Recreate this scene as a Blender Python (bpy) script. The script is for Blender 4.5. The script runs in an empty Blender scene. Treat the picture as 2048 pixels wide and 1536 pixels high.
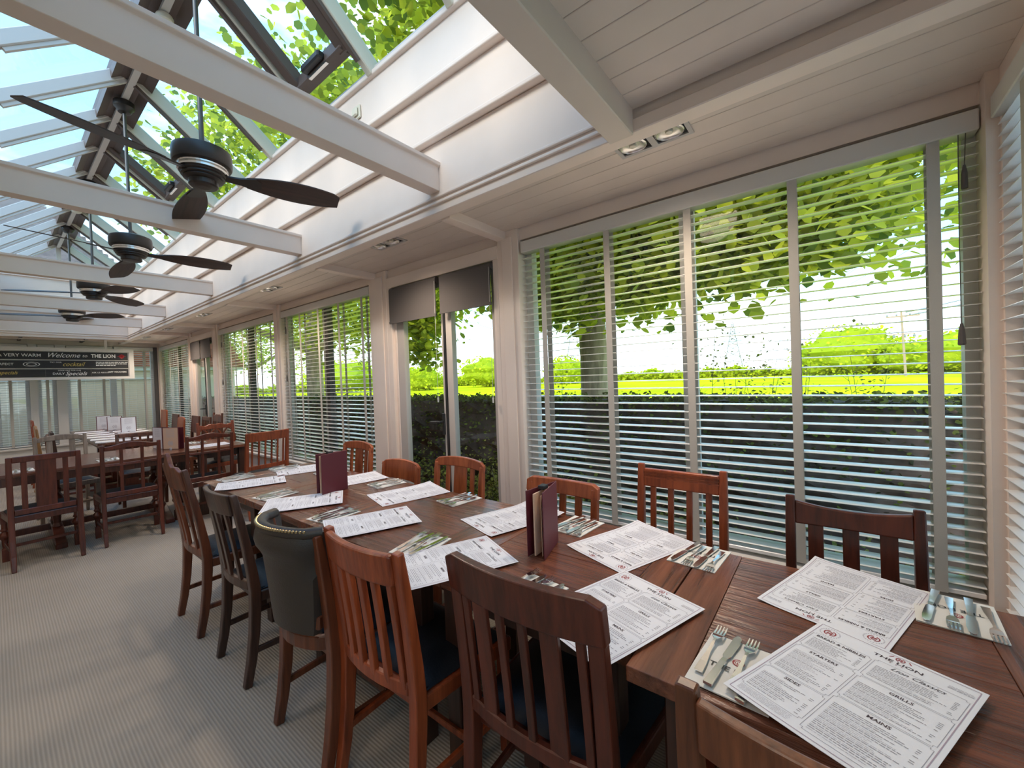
import bpy, bmesh, math, random
import numpy as np
from mathutils import Matrix, Vector
random.seed(7)
rng = np.random.default_rng(7)
sc = bpy.context.scene
COL = sc.collection
PI = math.pi
R = math.radians

# ------------------------------------------------------------------ camera
yaw, pit, rol = R(51.925), R(-0.842), R(2.071)
fw = Vector((math.sin(yaw)*math.cos(pit), math.cos(yaw)*math.cos(pit), math.sin(pit)))
rt0 = Vector((math.cos(yaw), -math.sin(yaw), 0))
dn0 = fw.cross(rt0)
rt = math.cos(rol)*rt0 + math.sin(rol)*dn0
dn = -math.sin(rol)*rt0 + math.cos(rol)*dn0
cam = bpy.data.cameras.new('camera'); camo = bpy.data.objects.new('camera', cam); COL.objects.link(camo)
mw = Matrix.Identity(4)
for i in range(3):
    mw[i][0] = rt[i]; mw[i][1] = -dn[i]; mw[i][2] = -fw[i]
mw[2][3] = 1.45
camo.matrix_world = mw
cam.sensor_fit = 'HORIZONTAL'; cam.sensor_width = 36.0; cam.lens = 36.0*815.77/2048.0
cam.clip_start = 0.02; cam.clip_end = 1500
sc.camera = camo

# ------------------------------------------------------------------ view, world, sun
vs = sc.view_settings
vs.view_transform = 'Standard'; vs.look = 'None'; vs.gamma = 1.0; vs.use_curve_mapping = False
vs.exposure = 1.85
sc.display_settings.display_device = 'sRGB'
sc.cycles.max_bounces = 10; sc.cycles.diffuse_bounces = 6; sc.cycles.transparent_max_bounces = 24
sc.cycles.glossy_bounces = 4; sc.cycles.transmission_bounces = 6
sc.cycles.caustics_reflective = False; sc.cycles.caustics_refractive = False
sc.cycles.sample_clamp_indirect = 6.0
sc.cycles.use_denoising = True

world = bpy.data.worlds.new('sky'); sc.world = world; world.use_nodes = True
nt = world.node_tree; nt.nodes.clear()
def N(nt, t, **k):
    n = nt.nodes.new(t)
    for a, b in k.items():
        if a.startswith('i_'):
            key = a[2:]
            n.inputs[int(key) if key.isdigit() else key.replace('_', ' ')].default_value = b
        else: setattr(n, a, b)
    return n
tc = N(nt, 'ShaderNodeTexCoord'); sp = N(nt, 'ShaderNodeSeparateXYZ'); nt.links.new(tc.outputs['Generated'], sp.inputs[0])
ramp = N(nt, 'ShaderNodeValToRGB'); nt.links.new(sp.outputs['Z'], ramp.inputs[0])
e = ramp.color_ramp.elements
e[0].position = 0.0; e[0].color = (0.80, 0.88, 0.97, 1)
e[1].position = 1.0; e[1].color = (0.12, 0.38, 0.80, 1)
for p_, c_ in ((0.07, (0.66, 0.80, 0.95, 1)), (0.22, (0.27, 0.55, 0.80, 1)), (0.55, (0.21, 0.47, 0.76, 1))):
    q = e.new(p_); q.color = c_
mp = N(nt, 'ShaderNodeMapping'); mp.inputs['Scale'].default_value = (1.2, 1.2, 3.4); nt.links.new(tc.outputs['Generated'], mp.inputs[0])
noi = N(nt, 'ShaderNodeTexNoise', i_Scale=2.1, i_Detail=7.0, i_Roughness=0.55); nt.links.new(mp.outputs[0], noi.inputs['Vector'])
cr = N(nt, 'ShaderNodeValToRGB'); nt.links.new(noi.outputs['Fac'], cr.inputs[0])
cr.color_ramp.elements[0].position = 0.50; cr.color_ramp.elements[0].color = (0, 0, 0, 1)
cr.color_ramp.elements[1].position = 0.72; cr.color_ramp.elements[1].color = (1, 1, 1, 1)
mx = N(nt, 'ShaderNodeMixRGB'); nt.links.new(cr.outputs[0], mx.inputs[0]); nt.links.new(ramp.outputs[0], mx.inputs[1]); mx.inputs[2].default_value = (0.88, 0.92, 0.97, 1)
bg = N(nt, 'ShaderNodeBackground'); bg.inputs['Strength'].default_value = 1.0; nt.links.new(mx.outputs[0], bg.inputs['Color'])
wo = N(nt, 'ShaderNodeOutputWorld'); nt.links.new(bg.outputs[0], wo.inputs[0])

sun = bpy.data.lights.new('sun', 'SUN'); suno = bpy.data.objects.new('sun', sun); COL.objects.link(suno)
sun.energy = .90; sun.angle = R(24); sun.color = (1.0, 0.86, 0.70)
sd = Vector((0.86, 0.10, -0.50)).normalized()       # travelling direction: veiled low sun from over the added, unseen low pub roof
suno.rotation_euler = sd.to_track_quat('-Z', 'Y').to_euler()

# ------------------------------------------------------------------ mesh builder
class MB:
    def __init__(s): s.v = []; s.f = []; s.m = []
    def add(s, vs_, fs, mi=0, M=None):
        o = len(s.v)
        if M is not None: vs_ = [tuple(M @ Vector(v)) for v in vs_]
        s.v += [tuple(v) for v in vs_]; s.f += [tuple(i+o for i in f) for f in fs]; s.m += [mi]*len(fs); return s
    def box(s, x0, x1, y0, y1, z0, z1, mi=0, M=None):
        v = [(x0,y0,z0),(x1,y0,z0),(x1,y1,z0),(x0,y1,z0),(x0,y0,z1),(x1,y0,z1),(x1,y1,z1),(x0,y1,z1)]
        return s.add(v, [(0,3,2,1),(4,5,6,7),(0,1,5,4),(1,2,6,5),(2,3,7,6),(3,0,4,7)], mi, M)
    def prism(s, poly, t0, t1, ax='z', mi=0, M=None):
        n = len(poly)
        def P(a, b, t): return (a,b,t) if ax == 'z' else ((t,a,b) if ax == 'x' else (a,t,b))
        v = [P(a,b,t0) for a, b in poly]+[P(a,b,t1) for a, b in poly]
        return s.add(v, [tuple(range(n))[::-1], tuple(range(n, 2*n))]+[(i,(i+1)%n,n+(i+1)%n,n+i) for i in range(n)], mi, M)
    def lathe(s, prof, cx=0, cy=0, seg=16, mi=0, M=None, cz=0):
        v = []; f = []
        for r_, z in prof:
            for k in range(seg):
                a = 2*PI*k/seg; v.append((cx+r_*math.cos(a), cy+r_*math.sin(a), cz+z))
        for i in range(len(prof)-1):
            for k in range(seg):
                a = i*seg+k; b = i*seg+(k+1)%seg; f.append((a,b,b+seg,a+seg))
        f.append(tuple(range(seg))[::-1]); f.append(tuple((len(prof)-1)*seg+k for k in range(seg)))
        return s.add(v, f, mi, M)
    def sweep(s, path, w, h, up=(0,0,1), mi=0, M=None):
        """rectangular section: w across, h along 'up'; w and h may be lists"""
        path = [Vector(p) for p in path]; n = len(path); up = Vector(up); v = []
        for i, p in enumerate(path):
            t = (path[min(i+1,n-1)]-path[max(i-1,0)]).normalized()
            sd_ = t.cross(up).normalized(); u = sd_.cross(t).normalized()
            ww = w[i] if isinstance(w, (list,tuple)) else w; hh = h[i] if isinstance(h, (list,tuple)) else h
            for a, b in ((-1,-1),(1,-1),(1,1),(-1,1)): v.append(p+sd_*a*ww/2+u*b*hh/2)
        f = [(3,2,1,0), tuple(4*(n-1)+k for k in range(4))]
        for i in range(n-1):
            for k in range(4): a = 4*i+k; b = 4*i+(k+1)%4; f.append((a,b,b+4,a+4))
        return s.add(v, f, mi, M)
    def tube(s, path, r_, seg=8, mi=0, M=None):
        path = [Vector(p) for p in path]; n = len(path); v = []; f = []
        for i, p in enumerate(path):
            t = (path[min(i+1,n-1)]-path[max(i-1,0)]).normalized()
            ref = Vector((0,0,1)) if abs(t.z) < .9 else Vector((1,0,0))
            a_ = t.cross(ref).normalized(); b_ = a_.cross(t)
            rr = r_[i] if isinstance(r_, (list,tuple)) else r_
            for k in range(seg):
                an = 2*PI*k/seg; v.append(p+(a_*math.cos(an)+b_*math.sin(an))*rr)
        for i in range(n-1):
            for k in range(seg): a = i*seg+k; b = i*seg+(k+1)%seg; f.append((a,b,b+seg,a+seg))
        f.append(tuple(range(seg))[::-1]); f.append(tuple((n-1)*seg+k for k in range(seg)))
        return s.add(v, f, mi, M)
    def grid(s, fn, nu, nv, mi=0, M=None):
        v = [fn(i/nu, j/nv) for j in range(nv+1) for i in range(nu+1)]
        f = [(j*(nu+1)+i, j*(nu+1)+i+1, (j+1)*(nu+1)+i+1, (j+1)*(nu+1)+i) for j in range(nv) for i in range(nu)]
        return s.add(v, f, mi, M)
    def mesh(s, name, mats, smooth=False):
        me = bpy.data.meshes.new(name); me.from_pydata(s.v, [], s.f)
        for m in (mats if isinstance(mats, (list,tuple)) else [mats]): me.materials.append(m)
        if any(s.m): me.polygons.foreach_set('material_index', s.m)
        if smooth: me.polygons.foreach_set('use_smooth', [True]*len(me.polygons))
        bm = bmesh.new(); bm.from_mesh(me); bmesh.ops.recalc_face_normals(bm, faces=bm.faces); bm.to_mesh(me); bm.free()
        me.update(); return me
    def obj(s, name, mats, parent=None, smooth=False, bev=0, seg=1, loc=None):
        o = bpy.data.objects.new(name, s.mesh(name, mats, smooth)); COL.objects.link(o)
        if parent is not None: o.parent = parent
        if loc is not None: o.location = loc
        if bev:
            b = o.modifiers.new('bevel', 'BEVEL'); b.width = bev; b.segments = seg; b.limit_method = 'ANGLE'; b.angle_limit = R(35)
        if smooth:
            try:
                sm = s and o.data.set_sharp_from_angle(angle=R(40))
            except Exception: pass
        return o
def tag(o, label=None, cat=None, group=None, kind=None):
    if label: o['label'] = label
    if cat: o['category'] = cat
    if group: o['group'] = group
    if kind: o['kind'] = kind
    return o
def empty(name, loc=(0,0,0), rz=0, label=None, cat=None, group=None):
    o = bpy.data.objects.new(name, None); COL.objects.link(o); o.location = loc; o.rotation_euler = (0,0,rz)
    o.empty_display_size = .05
    return tag(o, label, cat, group)
def dup(root, loc, rz=None, label=None, group=None):
    c = root.copy(); COL.objects.link(c); c.location = loc
    if rz is not None: c.rotation_euler = (0,0,rz)
    if label: c['label'] = label
    if group: c['group'] = group
    def rec(a, b):
        for ch in list(a.children):
            d = ch.copy(); COL.objects.link(d); d.parent = b; rec(ch, d)
    rec(root, c)
    return c
def inst(name, me, parent=None, loc=(0,0,0), rot=(0,0,0), scale=(1,1,1)):
    o = bpy.data.objects.new(name, me); COL.objects.link(o); o.location = loc; o.rotation_euler = rot; o.scale = scale
    if parent is not None: o.parent = parent
    return o
def struct(o): o['kind'] = 'structure'; return o

# ------------------------------------------------------------------ materials
def mat(name, col, rough=.6, metal=0, spec=.5, noise=None, bump=None, coat=0, sss=None, trans=0):
    """noise=(scale,amount,(sx,sy,sz)) colour mottling; bump=(scale,strength,(sx,sy,sz))"""
    m = bpy.data.materials.new(name); m.use_nodes = True; t = m.node_tree; b = t.nodes['Principled BSDF']
    b.inputs['Base Color'].default_value = (*col, 1); b.inputs['Roughness'].default_value = rough
    b.inputs['Metallic'].default_value = metal; b.inputs['Specular IOR Level'].default_value = spec
    b.inputs['Coat Weight'].default_value = coat; b.inputs['Coat Roughness'].default_value = .15
    c = N(t, 'ShaderNodeTexCoord')
    if noise:
        mp_ = N(t, 'ShaderNodeMapping'); mp_.inputs['Scale'].default_value = noise[2]; t.links.new(c.outputs['Object'], mp_.inputs[0])
        n_ = N(t, 'ShaderNodeTexNoise', i_Scale=noise[0], i_Detail=5.0); t.links.new(mp_.outputs[0], n_.inputs['Vector'])
        mr = N(t, 'ShaderNodeMapRange'); mr.inputs['From Min'].default_value = .3; mr.inputs['From Max'].default_value = .7
        mr.inputs['To Min'].default_value = 1-noise[1]; mr.inputs['To Max'].default_value = 1+noise[1]*.6
        t.links.new(n_.outputs['Fac'], mr.inputs['Value'])
        x = N(t, 'ShaderNodeMixRGB', blend_type='MULTIPLY'); x.inputs[0].default_value = 1; x.inputs[1].default_value = (*col, 1)
        t.links.new(mr.outputs[0], x.inputs[2]); t.links.new(x.outputs[0], b.inputs['Base Color'])
    if bump:
        mp_ = N(t, 'ShaderNodeMapping'); mp_.inputs['Scale'].default_value = bump[2]; t.links.new(c.outputs['Object'], mp_.inputs[0])
        n_ = N(t, 'ShaderNodeTexNoise', i_Scale=bump[0], i_Detail=4.0); t.links.new(mp_.outputs[0], n_.inputs['Vector'])
        bp = N(t, 'ShaderNodeBump'); bp.inputs['Strength'].default_value = bump[1]; bp.inputs['Distance'].default_value = .01
        t.links.new(n_.outputs['Fac'], bp.inputs['Height']); t.links.new(bp.outputs[0], b.inputs['Normal'])
    return m
def wood(name, dark, light, rough=.36, axis='z', scale=1.0, coat=.12, bump=.15, freq=55, bd=.004):
    m = bpy.data.materials.new(name); m.use_nodes = True; t = m.node_tree; b = t.nodes['Principled BSDF']
    c = N(t, 'ShaderNodeTexCoord'); mp_ = N(t, 'ShaderNodeMapping')
    s = [1.0, 1.0, 1.0]; s['xyz'.index(axis)] = .06; mp_.inputs['Scale'].default_value = s
    t.links.new(c.outputs['Object'], mp_.inputs[0])
    oi = N(t, 'ShaderNodeObjectInfo'); vm = N(t, 'ShaderNodeVectorMath', operation='ADD')
    t.links.new(mp_.outputs[0], vm.inputs[0]); t.links.new(oi.outputs['Random'], vm.inputs[1])
    n1 = N(t, 'ShaderNodeTexNoise', i_Scale=freq*scale, i_Detail=5.0, i_Roughness=.6); t.links.new(vm.outputs[0], n1.inputs['Vector'])
    n2 = N(t, 'ShaderNodeTexNoise', i_Scale=9.0*scale, i_Detail=3.0, i_Distortion=.6); t.links.new(vm.outputs[0], n2.inputs['Vector'])
    a = N(t, 'ShaderNodeMath', operation='MULTIPLY_ADD'); t.links.new(n1.outputs['Fac'], a.inputs[0]); a.inputs[1].default_value = .6
    m2 = N(t, 'ShaderNodeMath', operation='MULTIPLY'); t.links.new(n2.outputs['Fac'], m2.inputs[0]); m2.inputs[1].default_value = .5
    t.links.new(m2.outputs[0], a.inputs[2])
    r_ = N(t, 'ShaderNodeValToRGB'); t.links.new(a.outputs[0], r_.inputs[0])
    r_.color_ramp.elements[0].position = .38; r_.color_ramp.elements[0].color = (*dark, 1)
    r_.color_ramp.elements[1].position = .68; r_.color_ramp.elements[1].color = (*light, 1)
    t.links.new(r_.outputs[0], b.inputs['Base Color'])
    b.inputs['Roughness'].default_value = rough; b.inputs['Coat Weight'].default_value = coat; b.inputs['Coat Roughness'].default_value = .18
    bp = N(t, 'ShaderNodeBump'); bp.inputs['Strength'].default_value = bump; bp.inputs['Distance'].default_value = bd
    t.links.new(n1.outputs['Fac'], bp.inputs['Height']); t.links.new(bp.outputs[0], b.inputs['Normal'])
    return m
def glass(name, tint=(.97,1,.98), refl=1.0):
    m = bpy.data.materials.new(name); m.use_nodes = True; t = m.node_tree; t.nodes.clear()
    tr = N(t, 'ShaderNodeBsdfTransparent'); tr.inputs[0].default_value = (*tint, 1)
    gl = N(t, 'ShaderNodeBsdfGlossy'); gl.inputs['Roughness'].default_value = .02
    g_ = N(t, 'ShaderNodeNewGeometry'); dt = N(t, 'ShaderNodeVectorMath', operation='DOT_PRODUCT')
    t.links.new(g_.outputs['Incoming'], dt.inputs[0]); t.links.new(g_.outputs['Normal'], dt.inputs[1])
    ab = N(t, 'ShaderNodeMath', operation='ABSOLUTE'); t.links.new(dt.outputs['Value'], ab.inputs[0])
    om = N(t, 'ShaderNodeMath', operation='SUBTRACT'); om.inputs[0].default_value = 1; t.links.new(ab.outputs[0], om.inputs[1])
    pw = N(t, 'ShaderNodeMath', operation='POWER'); pw.inputs[1].default_value = 5; t.links.new(om.outputs[0], pw.inputs[0])
    mlt = N(t, 'ShaderNodeMath', operation='MULTIPLY_ADD'); mlt.inputs[1].default_value = .9*refl; mlt.inputs[2].default_value = .03*refl
    t.links.new(pw.outputs[0], mlt.inputs[0])
    mi = N(t, 'ShaderNodeMixShader'); t.links.new(mlt.outputs[0], mi.inputs[0]); t.links.new(tr.outputs[0], mi.inputs[1]); t.links.new(gl.outputs[0], mi.inputs[2])
    o = N(t, 'ShaderNodeOutputMaterial'); t.links.new(mi.outputs[0], o.inputs[0]); return m
def leafmat(name, c1, c2, trans=.5):
    m = bpy.data.materials.new(name); m.use_nodes = True; t = m.node_tree; t.nodes.clear()
    g = N(t, 'ShaderNodeNewGeometry'); r_ = N(t, 'ShaderNodeValToRGB'); t.links.new(g.outputs['Random Per Island'], r_.inputs[0])
    r_.color_ramp.elements[0].color = (*c1, 1); r_.color_ramp.elements[1].color = (*c2, 1)
    d = N(t, 'ShaderNodeBsdfDiffuse'); tl = N(t, 'ShaderNodeBsdfTranslucent')
    t.links.new(r_.outputs[0], d.inputs[0]); t.links.new(r_.outputs[0], tl.inputs[0])
    mi = N(t, 'ShaderNodeMixShader'); mi.inputs[0].default_value = trans; t.links.new(d.outputs[0], mi.inputs[1]); t.links.new(tl.outputs[0], mi.inputs[2])
    o = N(t, 'ShaderNodeOutputMaterial'); t.links.new(mi.outputs[0], o.inputs[0]); return m

PAINT = mat('warm_white_paint', (.82,.70,.62), .55, noise=(3,.04,(1,1,1)))
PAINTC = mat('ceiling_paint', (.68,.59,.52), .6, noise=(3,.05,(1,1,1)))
PAINTG = mat('grey_white_paint', (.66,.64,.61), .5)
BROWN = mat('brown_painted_steel', (.115,.080,.066), .5)
BARC = mat('glazing_bar_grey', (.66,.61,.50), .5)
BARL = mat('glazing_bar_light', (.62,.58,.54), .5)
SLAT = mat('blind_slat', (.87,.87,.86), .20, spec=.8)
TAPE = mat('blind_tape', (.52,.49,.44), .85, bump=(900,.3,(1,1,1)))
BLK = mat('black_metal', (.02,.02,.022), .4)
SHADE = mat('roller_fabric', (.105,.095,.093), .9, bump=(700,.25,(1,1,1)))
GLASS = glass('window_glass', (.98,1.0,.98)); SKYG = glass('roof_glass', (.95,.985,1.0), .7)
CHAR = [mat('charcoal_frame', (.10,.085,.08), .5)]
# carpet: fine ribs running down the room
CARPET = mat('ribbed_carpet', (.375,.338,.292), .95, spec=.1, noise=(1.2,.08,(1,1,1)))
def _carpet():
    t = CARPET.node_tree; b = t.nodes['Principled BSDF']
    c = N(t, 'ShaderNodeTexCoord'); w = N(t, 'ShaderNodeTexWave', wave_type='BANDS', bands_direction='X', i_Scale=25.0, i_Distortion=.25, i_Detail=1.0)
    t.links.new(c.outputs['Object'], w.inputs['Vector'])
    bp = N(t, 'ShaderNodeBump'); bp.inputs['Strength'].default_value = .5; bp.inputs['Distance'].default_value = .003
    t.links.new(w.outputs['Fac'], bp.inputs['Height']); t.links.new(bp.outputs[0], b.inputs['Normal'])
    base = [l.from_socket for l in t.links if l.to_socket == b.inputs['Base Color']][0]
    mr = N(t, 'ShaderNodeMapRange'); mr.inputs['To Min'].default_value = .84; mr.inputs['To Max'].default_value = 1.08
    t.links.new(w.outputs['Fac'], mr.inputs['Value'])
    x = N(t, 'ShaderNodeMixRGB', blend_type='MULTIPLY'); x.inputs[0].default_value = 1
    t.links.new(base, x.inputs[1]); t.links.new(mr.outputs[0], x.inputs[2]); t.links.new(x.outputs[0], b.inputs['Base Color'])
_carpet()
W_RED = wood('red_oak', (.13,.022,.007), (.36,.075,.022))
W_ORG = wood('orange_wood', (.20,.038,.012), (.44,.11,.035))
W_MAH = wood('mahogany', (.035,.008,.004), (.125,.026,.012))
W_DRK = wood('dark_oak', (.018,.009,.006), (.065,.026,.016))
W_BRN = wood('brown_oak', (.042,.011,.005), (.165,.046,.018))
W_OAK = wood('mid_oak', (.085,.026,.010), (.25,.085,.032), coat=.05)
W_TAN = wood('tan_wood', (.20,.10,.035), (.42,.22,.08))
W_PALE = wood('weathered_grey_wood', (.16,.12,.095), (.34,.27,.22), rough=.6, coat=0)
T_Y = wood('table_board', (.050,.016,.009), (.21,.070,.036), rough=.22, axis='y', coat=.25, bump=1.0, freq=52, bd=.011)
T_X = wood('table_end_board', (.058,.018,.009), (.235,.078,.038), rough=.25, axis='x', coat=.25, bump=.7, freq=44, bd=.006)
LEATH = mat('black_leather', (.013,.014,.017), .45, spec=.22, bump=(180,.12,(1,1,1)))
LEATG = mat('worn_brown_leather', (.034,.026,.021), .42, bump=(160,.15,(1,1,1)))
BRASS = mat('brass', (.45,.32,.16), .35, metal=1)
STEEL = mat('polished_steel', (.88,.88,.88), .13, metal=1)
PAPER = mat('menu_paper', (.79,.80,.84), .6)
NAPK = mat('napkin_paper', (.78,.77,.72), .85)
INK = mat('grey_ink', (.34,.33,.37), .7)
INKD = mat('dark_heading_ink', (.07,.05,.06), .7)
INKL = mat('pale_ink', (.52,.51,.56), .7)
INKR = mat('red_ink', (.30,.03,.035), .6)
INKP = mat('mauve_ink', (.42,.33,.40), .7)
MAROON = mat('maroon_leatherette', (.115,.014,.022), .5, bump=(400,.1,(1,1,1)))
CREAMP = mat('cream_menu_card', (.72,.50,.36), .7)
CHALK = mat('chalkboard', (.016,.016,.018), .6); WHITEI = mat('white_lettering', (.8,.8,.78), .6)
GOLDI = mat('gold_lettering', (.55,.42,.10), .6); REDI = mat('red_sign_ink', (.45,.02,.025), .6)
BRONZE = mat('fan_bronze', (.055,.048,.045), .38, metal=.6)
BLADE = wood('fan_blade_walnut', (.018,.009,.007), (.06,.03,.022), axis='x', coat=0, rough=.5, bump=.1)
SILVER = mat('fan_silver_trim', (.75,.72,.68), .25, metal=1)
WPLAST = mat('white_plastic', (.72,.68,.56), .4)
LAMPG = mat('lamp_glass', (.72,.70,.68), .12, metal=.7)
BLKV = mat('black_void', (.004,.004,.004), .8)
STONE = mat('grey_lamp_frame', (.48,.46,.44), .5)

# ------------------------------------------------------------------ room constants
XW = 2.35; YE = -0.50; YF = 11.92; XL = -2.6; ZC = 2.51; LX0 = -0.04; LX1 = 1.70; LY0 = .74; LY1 = 10.87
ZB = 2.465; ZCB = 3.50; XR = .83; ZR = 4.16; SL = (ZR-ZCB)/(LX1-XR)
fl = struct(MB().box(XL-.1, XW+.12, YE-.1, YF+.12, -.08, 0).obj('floor', CARPET))
# ------------------------------------------------------------------ walls
wins = [(YE+.02, 1.73, 1), (3.58, 5.62, 2), (5.80, 7.96, 3), (9.62, 11.80, 4)]
posts = [(1.73,1.92), (3.30,3.58), (5.62,5.80), (7.96,8.20), (9.44,9.62), (11.80,YF)]
wr = empty('wall_right'); struct(wr)
for a, b, _ in wins:
    struct(MB().box(XW+.01, XW+.15, a, b, 0, .47).obj('dwarf_wall', PAINT, wr))
    MB().box(XW-.03, XW+.15, a, b, .47, .50).obj('sill', PAINTG, wr, bev=.004)
struct(MB().box(XW+.01, XW+.15, YE, YF, 2.43, ZC+.1).obj('header', PAINT, wr))
for a, b in posts:
    m = MB().box(XW-.02, XW+.12, a, b, 0, ZC)
    m.box(XW-.032, XW-.02, a+.05, b-.05, 0, ZC-.05)
    m.obj('post', PAINT, wr, bev=.003)
MB().box(XW-.06, XW+.08, YE, YE+.035, 0, ZC).obj('corner_post', PAINT, wr)
wf = empty('wall_far'); struct(wf)
MB().box(XL, XW, YF, YF+.12, 0, .44).obj('dwarf_wall', PAINTG, wf)
MB().box(XL, XW, YF-.05, YF+.12, .44, .475).obj('sill', PAINTG, wf)
MB().box(XL, XW, YF, YF+.12, 2.42, ZC+.1).obj('header', PAINTC, wf)
for a, b in ((-2.6,-2.3), (-1.2,-1.05), (-.02,.05), (.45,.55), (.79,.93), (2.26,2.36)):
    MB().box(a, b, YF-.035, YF+.10, .475, 2.42).obj('post', PAINTG if a < 2 else CHAR[0], wf)
wl = struct(MB().box(XL-.12, XL, YE, YF, 0, ZC+.1).obj('wall_left', PAINT))
wn = empty('wall_near'); struct(wn)
MB().box(XL, XW, YE-.12, YE, 0, .47).obj('dwarf_wall', PAINT, wn)
MB().box(XL, XW, YE-.12, YE, 2.43, ZC+.1).obj('header', PAINT, wn)
for a, b in ((-2.6,-2.4), (-.10,.06), (2.27,2.36)):
    MB().box(a, b, YE-.12, YE+.0, .47, 2.43).obj('post', PAINT, wn)

def window_x(n, y0, y1, x=XW+.10, z0=.50, z1=2.43, mid=True):
    r_ = struct(empty('window_%d' % n))
    f = MB(); w = .055
    f.box(x-.03, x+.03, y0, y0+w, z0, z1).box(x-.03, x+.03, y1-w, y1, z0, z1)
    f.box(x-.03, x+.03, y0+w, y1-w, z0, z0+w).box(x-.03, x+.03, y0+w, y1-w, z1-w-.02, z1)
    f.obj('frame', PAINTG, r_)
    ym = (y0+y1)/2
    MB().box(x-.035, x+.03, ym-.035, ym+.035, z0+w, z1-w).obj('mullion', CHAR[0] if n > 1 else PAINTG, r_)
    for a, b in ((y0+w, ym-.035), (ym+.035, y1-w)):
        MB().box(x-.003, x+.003, a, b, z0+w, z1-w-.02).obj('pane', GLASS, r_)
for a, b, n in wins: window_x(n, a, b)
def window_y(n, x0, x1, y, z0=.48, z1=2.42):
    r_ = struct(empty('window_%d' % n)); w = .05
    f = MB().box(x0, x0+w, y-.03, y+.03, z0, z1).box(x1-w, x1, y-.03, y+.03, z0, z1).box(x0+w, x1-w, y-.03, y+.03, z0, z0+w).box(x0+w, x1-w, y-.03, y+.03, z1-w, z1)
    f.obj('frame', PAINTG, r_)
    MB().box(x0+w, x1-w, y-.003, y+.003, z0+w, z1-w).obj('pane', GLASS, r_)
k = 5
for a, b in ((-1.05,-.02), (.05,.45), (.55,.79), (.93,1.60), (1.60,2.26)): window_y(k, a, b, YF+.06); k += 1
for a, b in ((-2.4,-.10), (.06,1.2), (1.2,2.27)): window_y(k, a, b, YE-.07); k += 1

# ------------------------------------------------------------------ doors in the window wall
def door(n, y0, y1, ym, drop0, drop1):
    d = struct(empty('door_%d' % n)); x = XW+.03
    f = MB().box(x-.05, x+.05, y0, y0+.05, 0, 2.33).box(x-.05, x+.05, y1-.07, y1, 0, 2.33).box(x-.05, x+.05, y0, y1, 2.33, 2.43)
    f.box(x-.02, x+.04, y0+.05, y0+.07, 0, 2.33).box(x-.02, x+.04, y1-.10, y1-.07, 0, 2.33)
    f.obj('door_frame', PAINT, d, bev=.003)
    MB().box(x-.05, x+.05, y0+.05, y1-.07, 0, .02).obj('threshold', STONE, d)
    for a, b, s in ((y0+.07, ym-.012, 1), (ym+.012, y1-.10, -1)):
        w1 = .055 if s == 1 else .075
        lf = MB().box(x-.015, x+.035, a, a+.07 if s == -1 else a+.03, .02, 2.32).box(x-.015, x+.035, b-.07 if s == 1 else b-.10, b, .02, 2.32)
        ia, ib = (a+.03, b-.07) if s == 1 else (a+.03, b-.10)
        lf = MB().box(x-.015, x+.035, a, ia, .02, 2.32).box(x-.015, x+.035, ib, b, .02, 2.32)
        lf.box(x-.015, x+.035, ia, ib, .02, .20).box(x-.015, x+.035, ia, ib, 2.24, 2.32)
        l = lf.obj('door_leaf', mat('door_leaf_paint_%d' % (n*2+s), (.50,.455,.42), .5), d)
        MB().box(x+.008, x+.014, ia, ib, .20, 2.24).obj('pane', GLASS, l)
        if s == -1:
            h = MB().box(x-.028, x-.015, a+.02, a+.05, .99, 1.17)
            h.sweep([(x-.02, a+.035, 1.10), (x-.07, a+.035, 1.10), (x-.075, a+.06, 1.10), (x-.07, a+.15, 1.095)], .018, .018)
            h.obj('door_handle', BLK, l, bev=.003)
    MB().box(x-.024, x+.036, ym-.012, ym+.012, .02, 2.32).obj('meeting_seal', BLK, d)
    for a, b, dr, lab in ((y0+.055, ym-.02, drop0, 'near'), (ym+.03, y1-.08, drop1, 'far')):
        rb = empty('roller_blind', (x-.05, (a+b)/2, 2.33), 0, 'half lowered grey roller blind, %s leaf of the %s pair of glazed doors' % ('near' if lab == 'near' else 'far', 'nearer' if n == 1 else 'farther'), 'blind')
        h = (b-a)/2
        MB().lathe([(.028,-h),(.028,h)], seg=14, M=Matrix.Rotation(R(90), 4, 'X')).obj('roller', SHADE, rb, loc=(0,0,-.035), smooth=True)
        MB().box(-.008, -.004, -h, h, 2.33*0-(2.33-dr), -.03).obj('fabric', SHADE, rb, loc=(-.02,0,0))
        MB().box(-.012, .001, -h, h, 0, .022).obj('hem_bar', SHADE, rb, loc=(-.02,0,dr-2.33-.011))
        if n == 1:
            t_ = MB().tube([(0,0,-.05),(0,0,-1.02)], .0015, 5); t_.lathe([(.006,-1.06),(.008,-1.02)], seg=8)
            t_.obj('pull_cord', PAINTG, rb, loc=(-.03,-h+.01,0))
door(1, 1.92, 3.30, 2.55, 2.01, 2.00)
door(2, 8.20, 9.44, 8.78, 2.00, 2.00)

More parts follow.
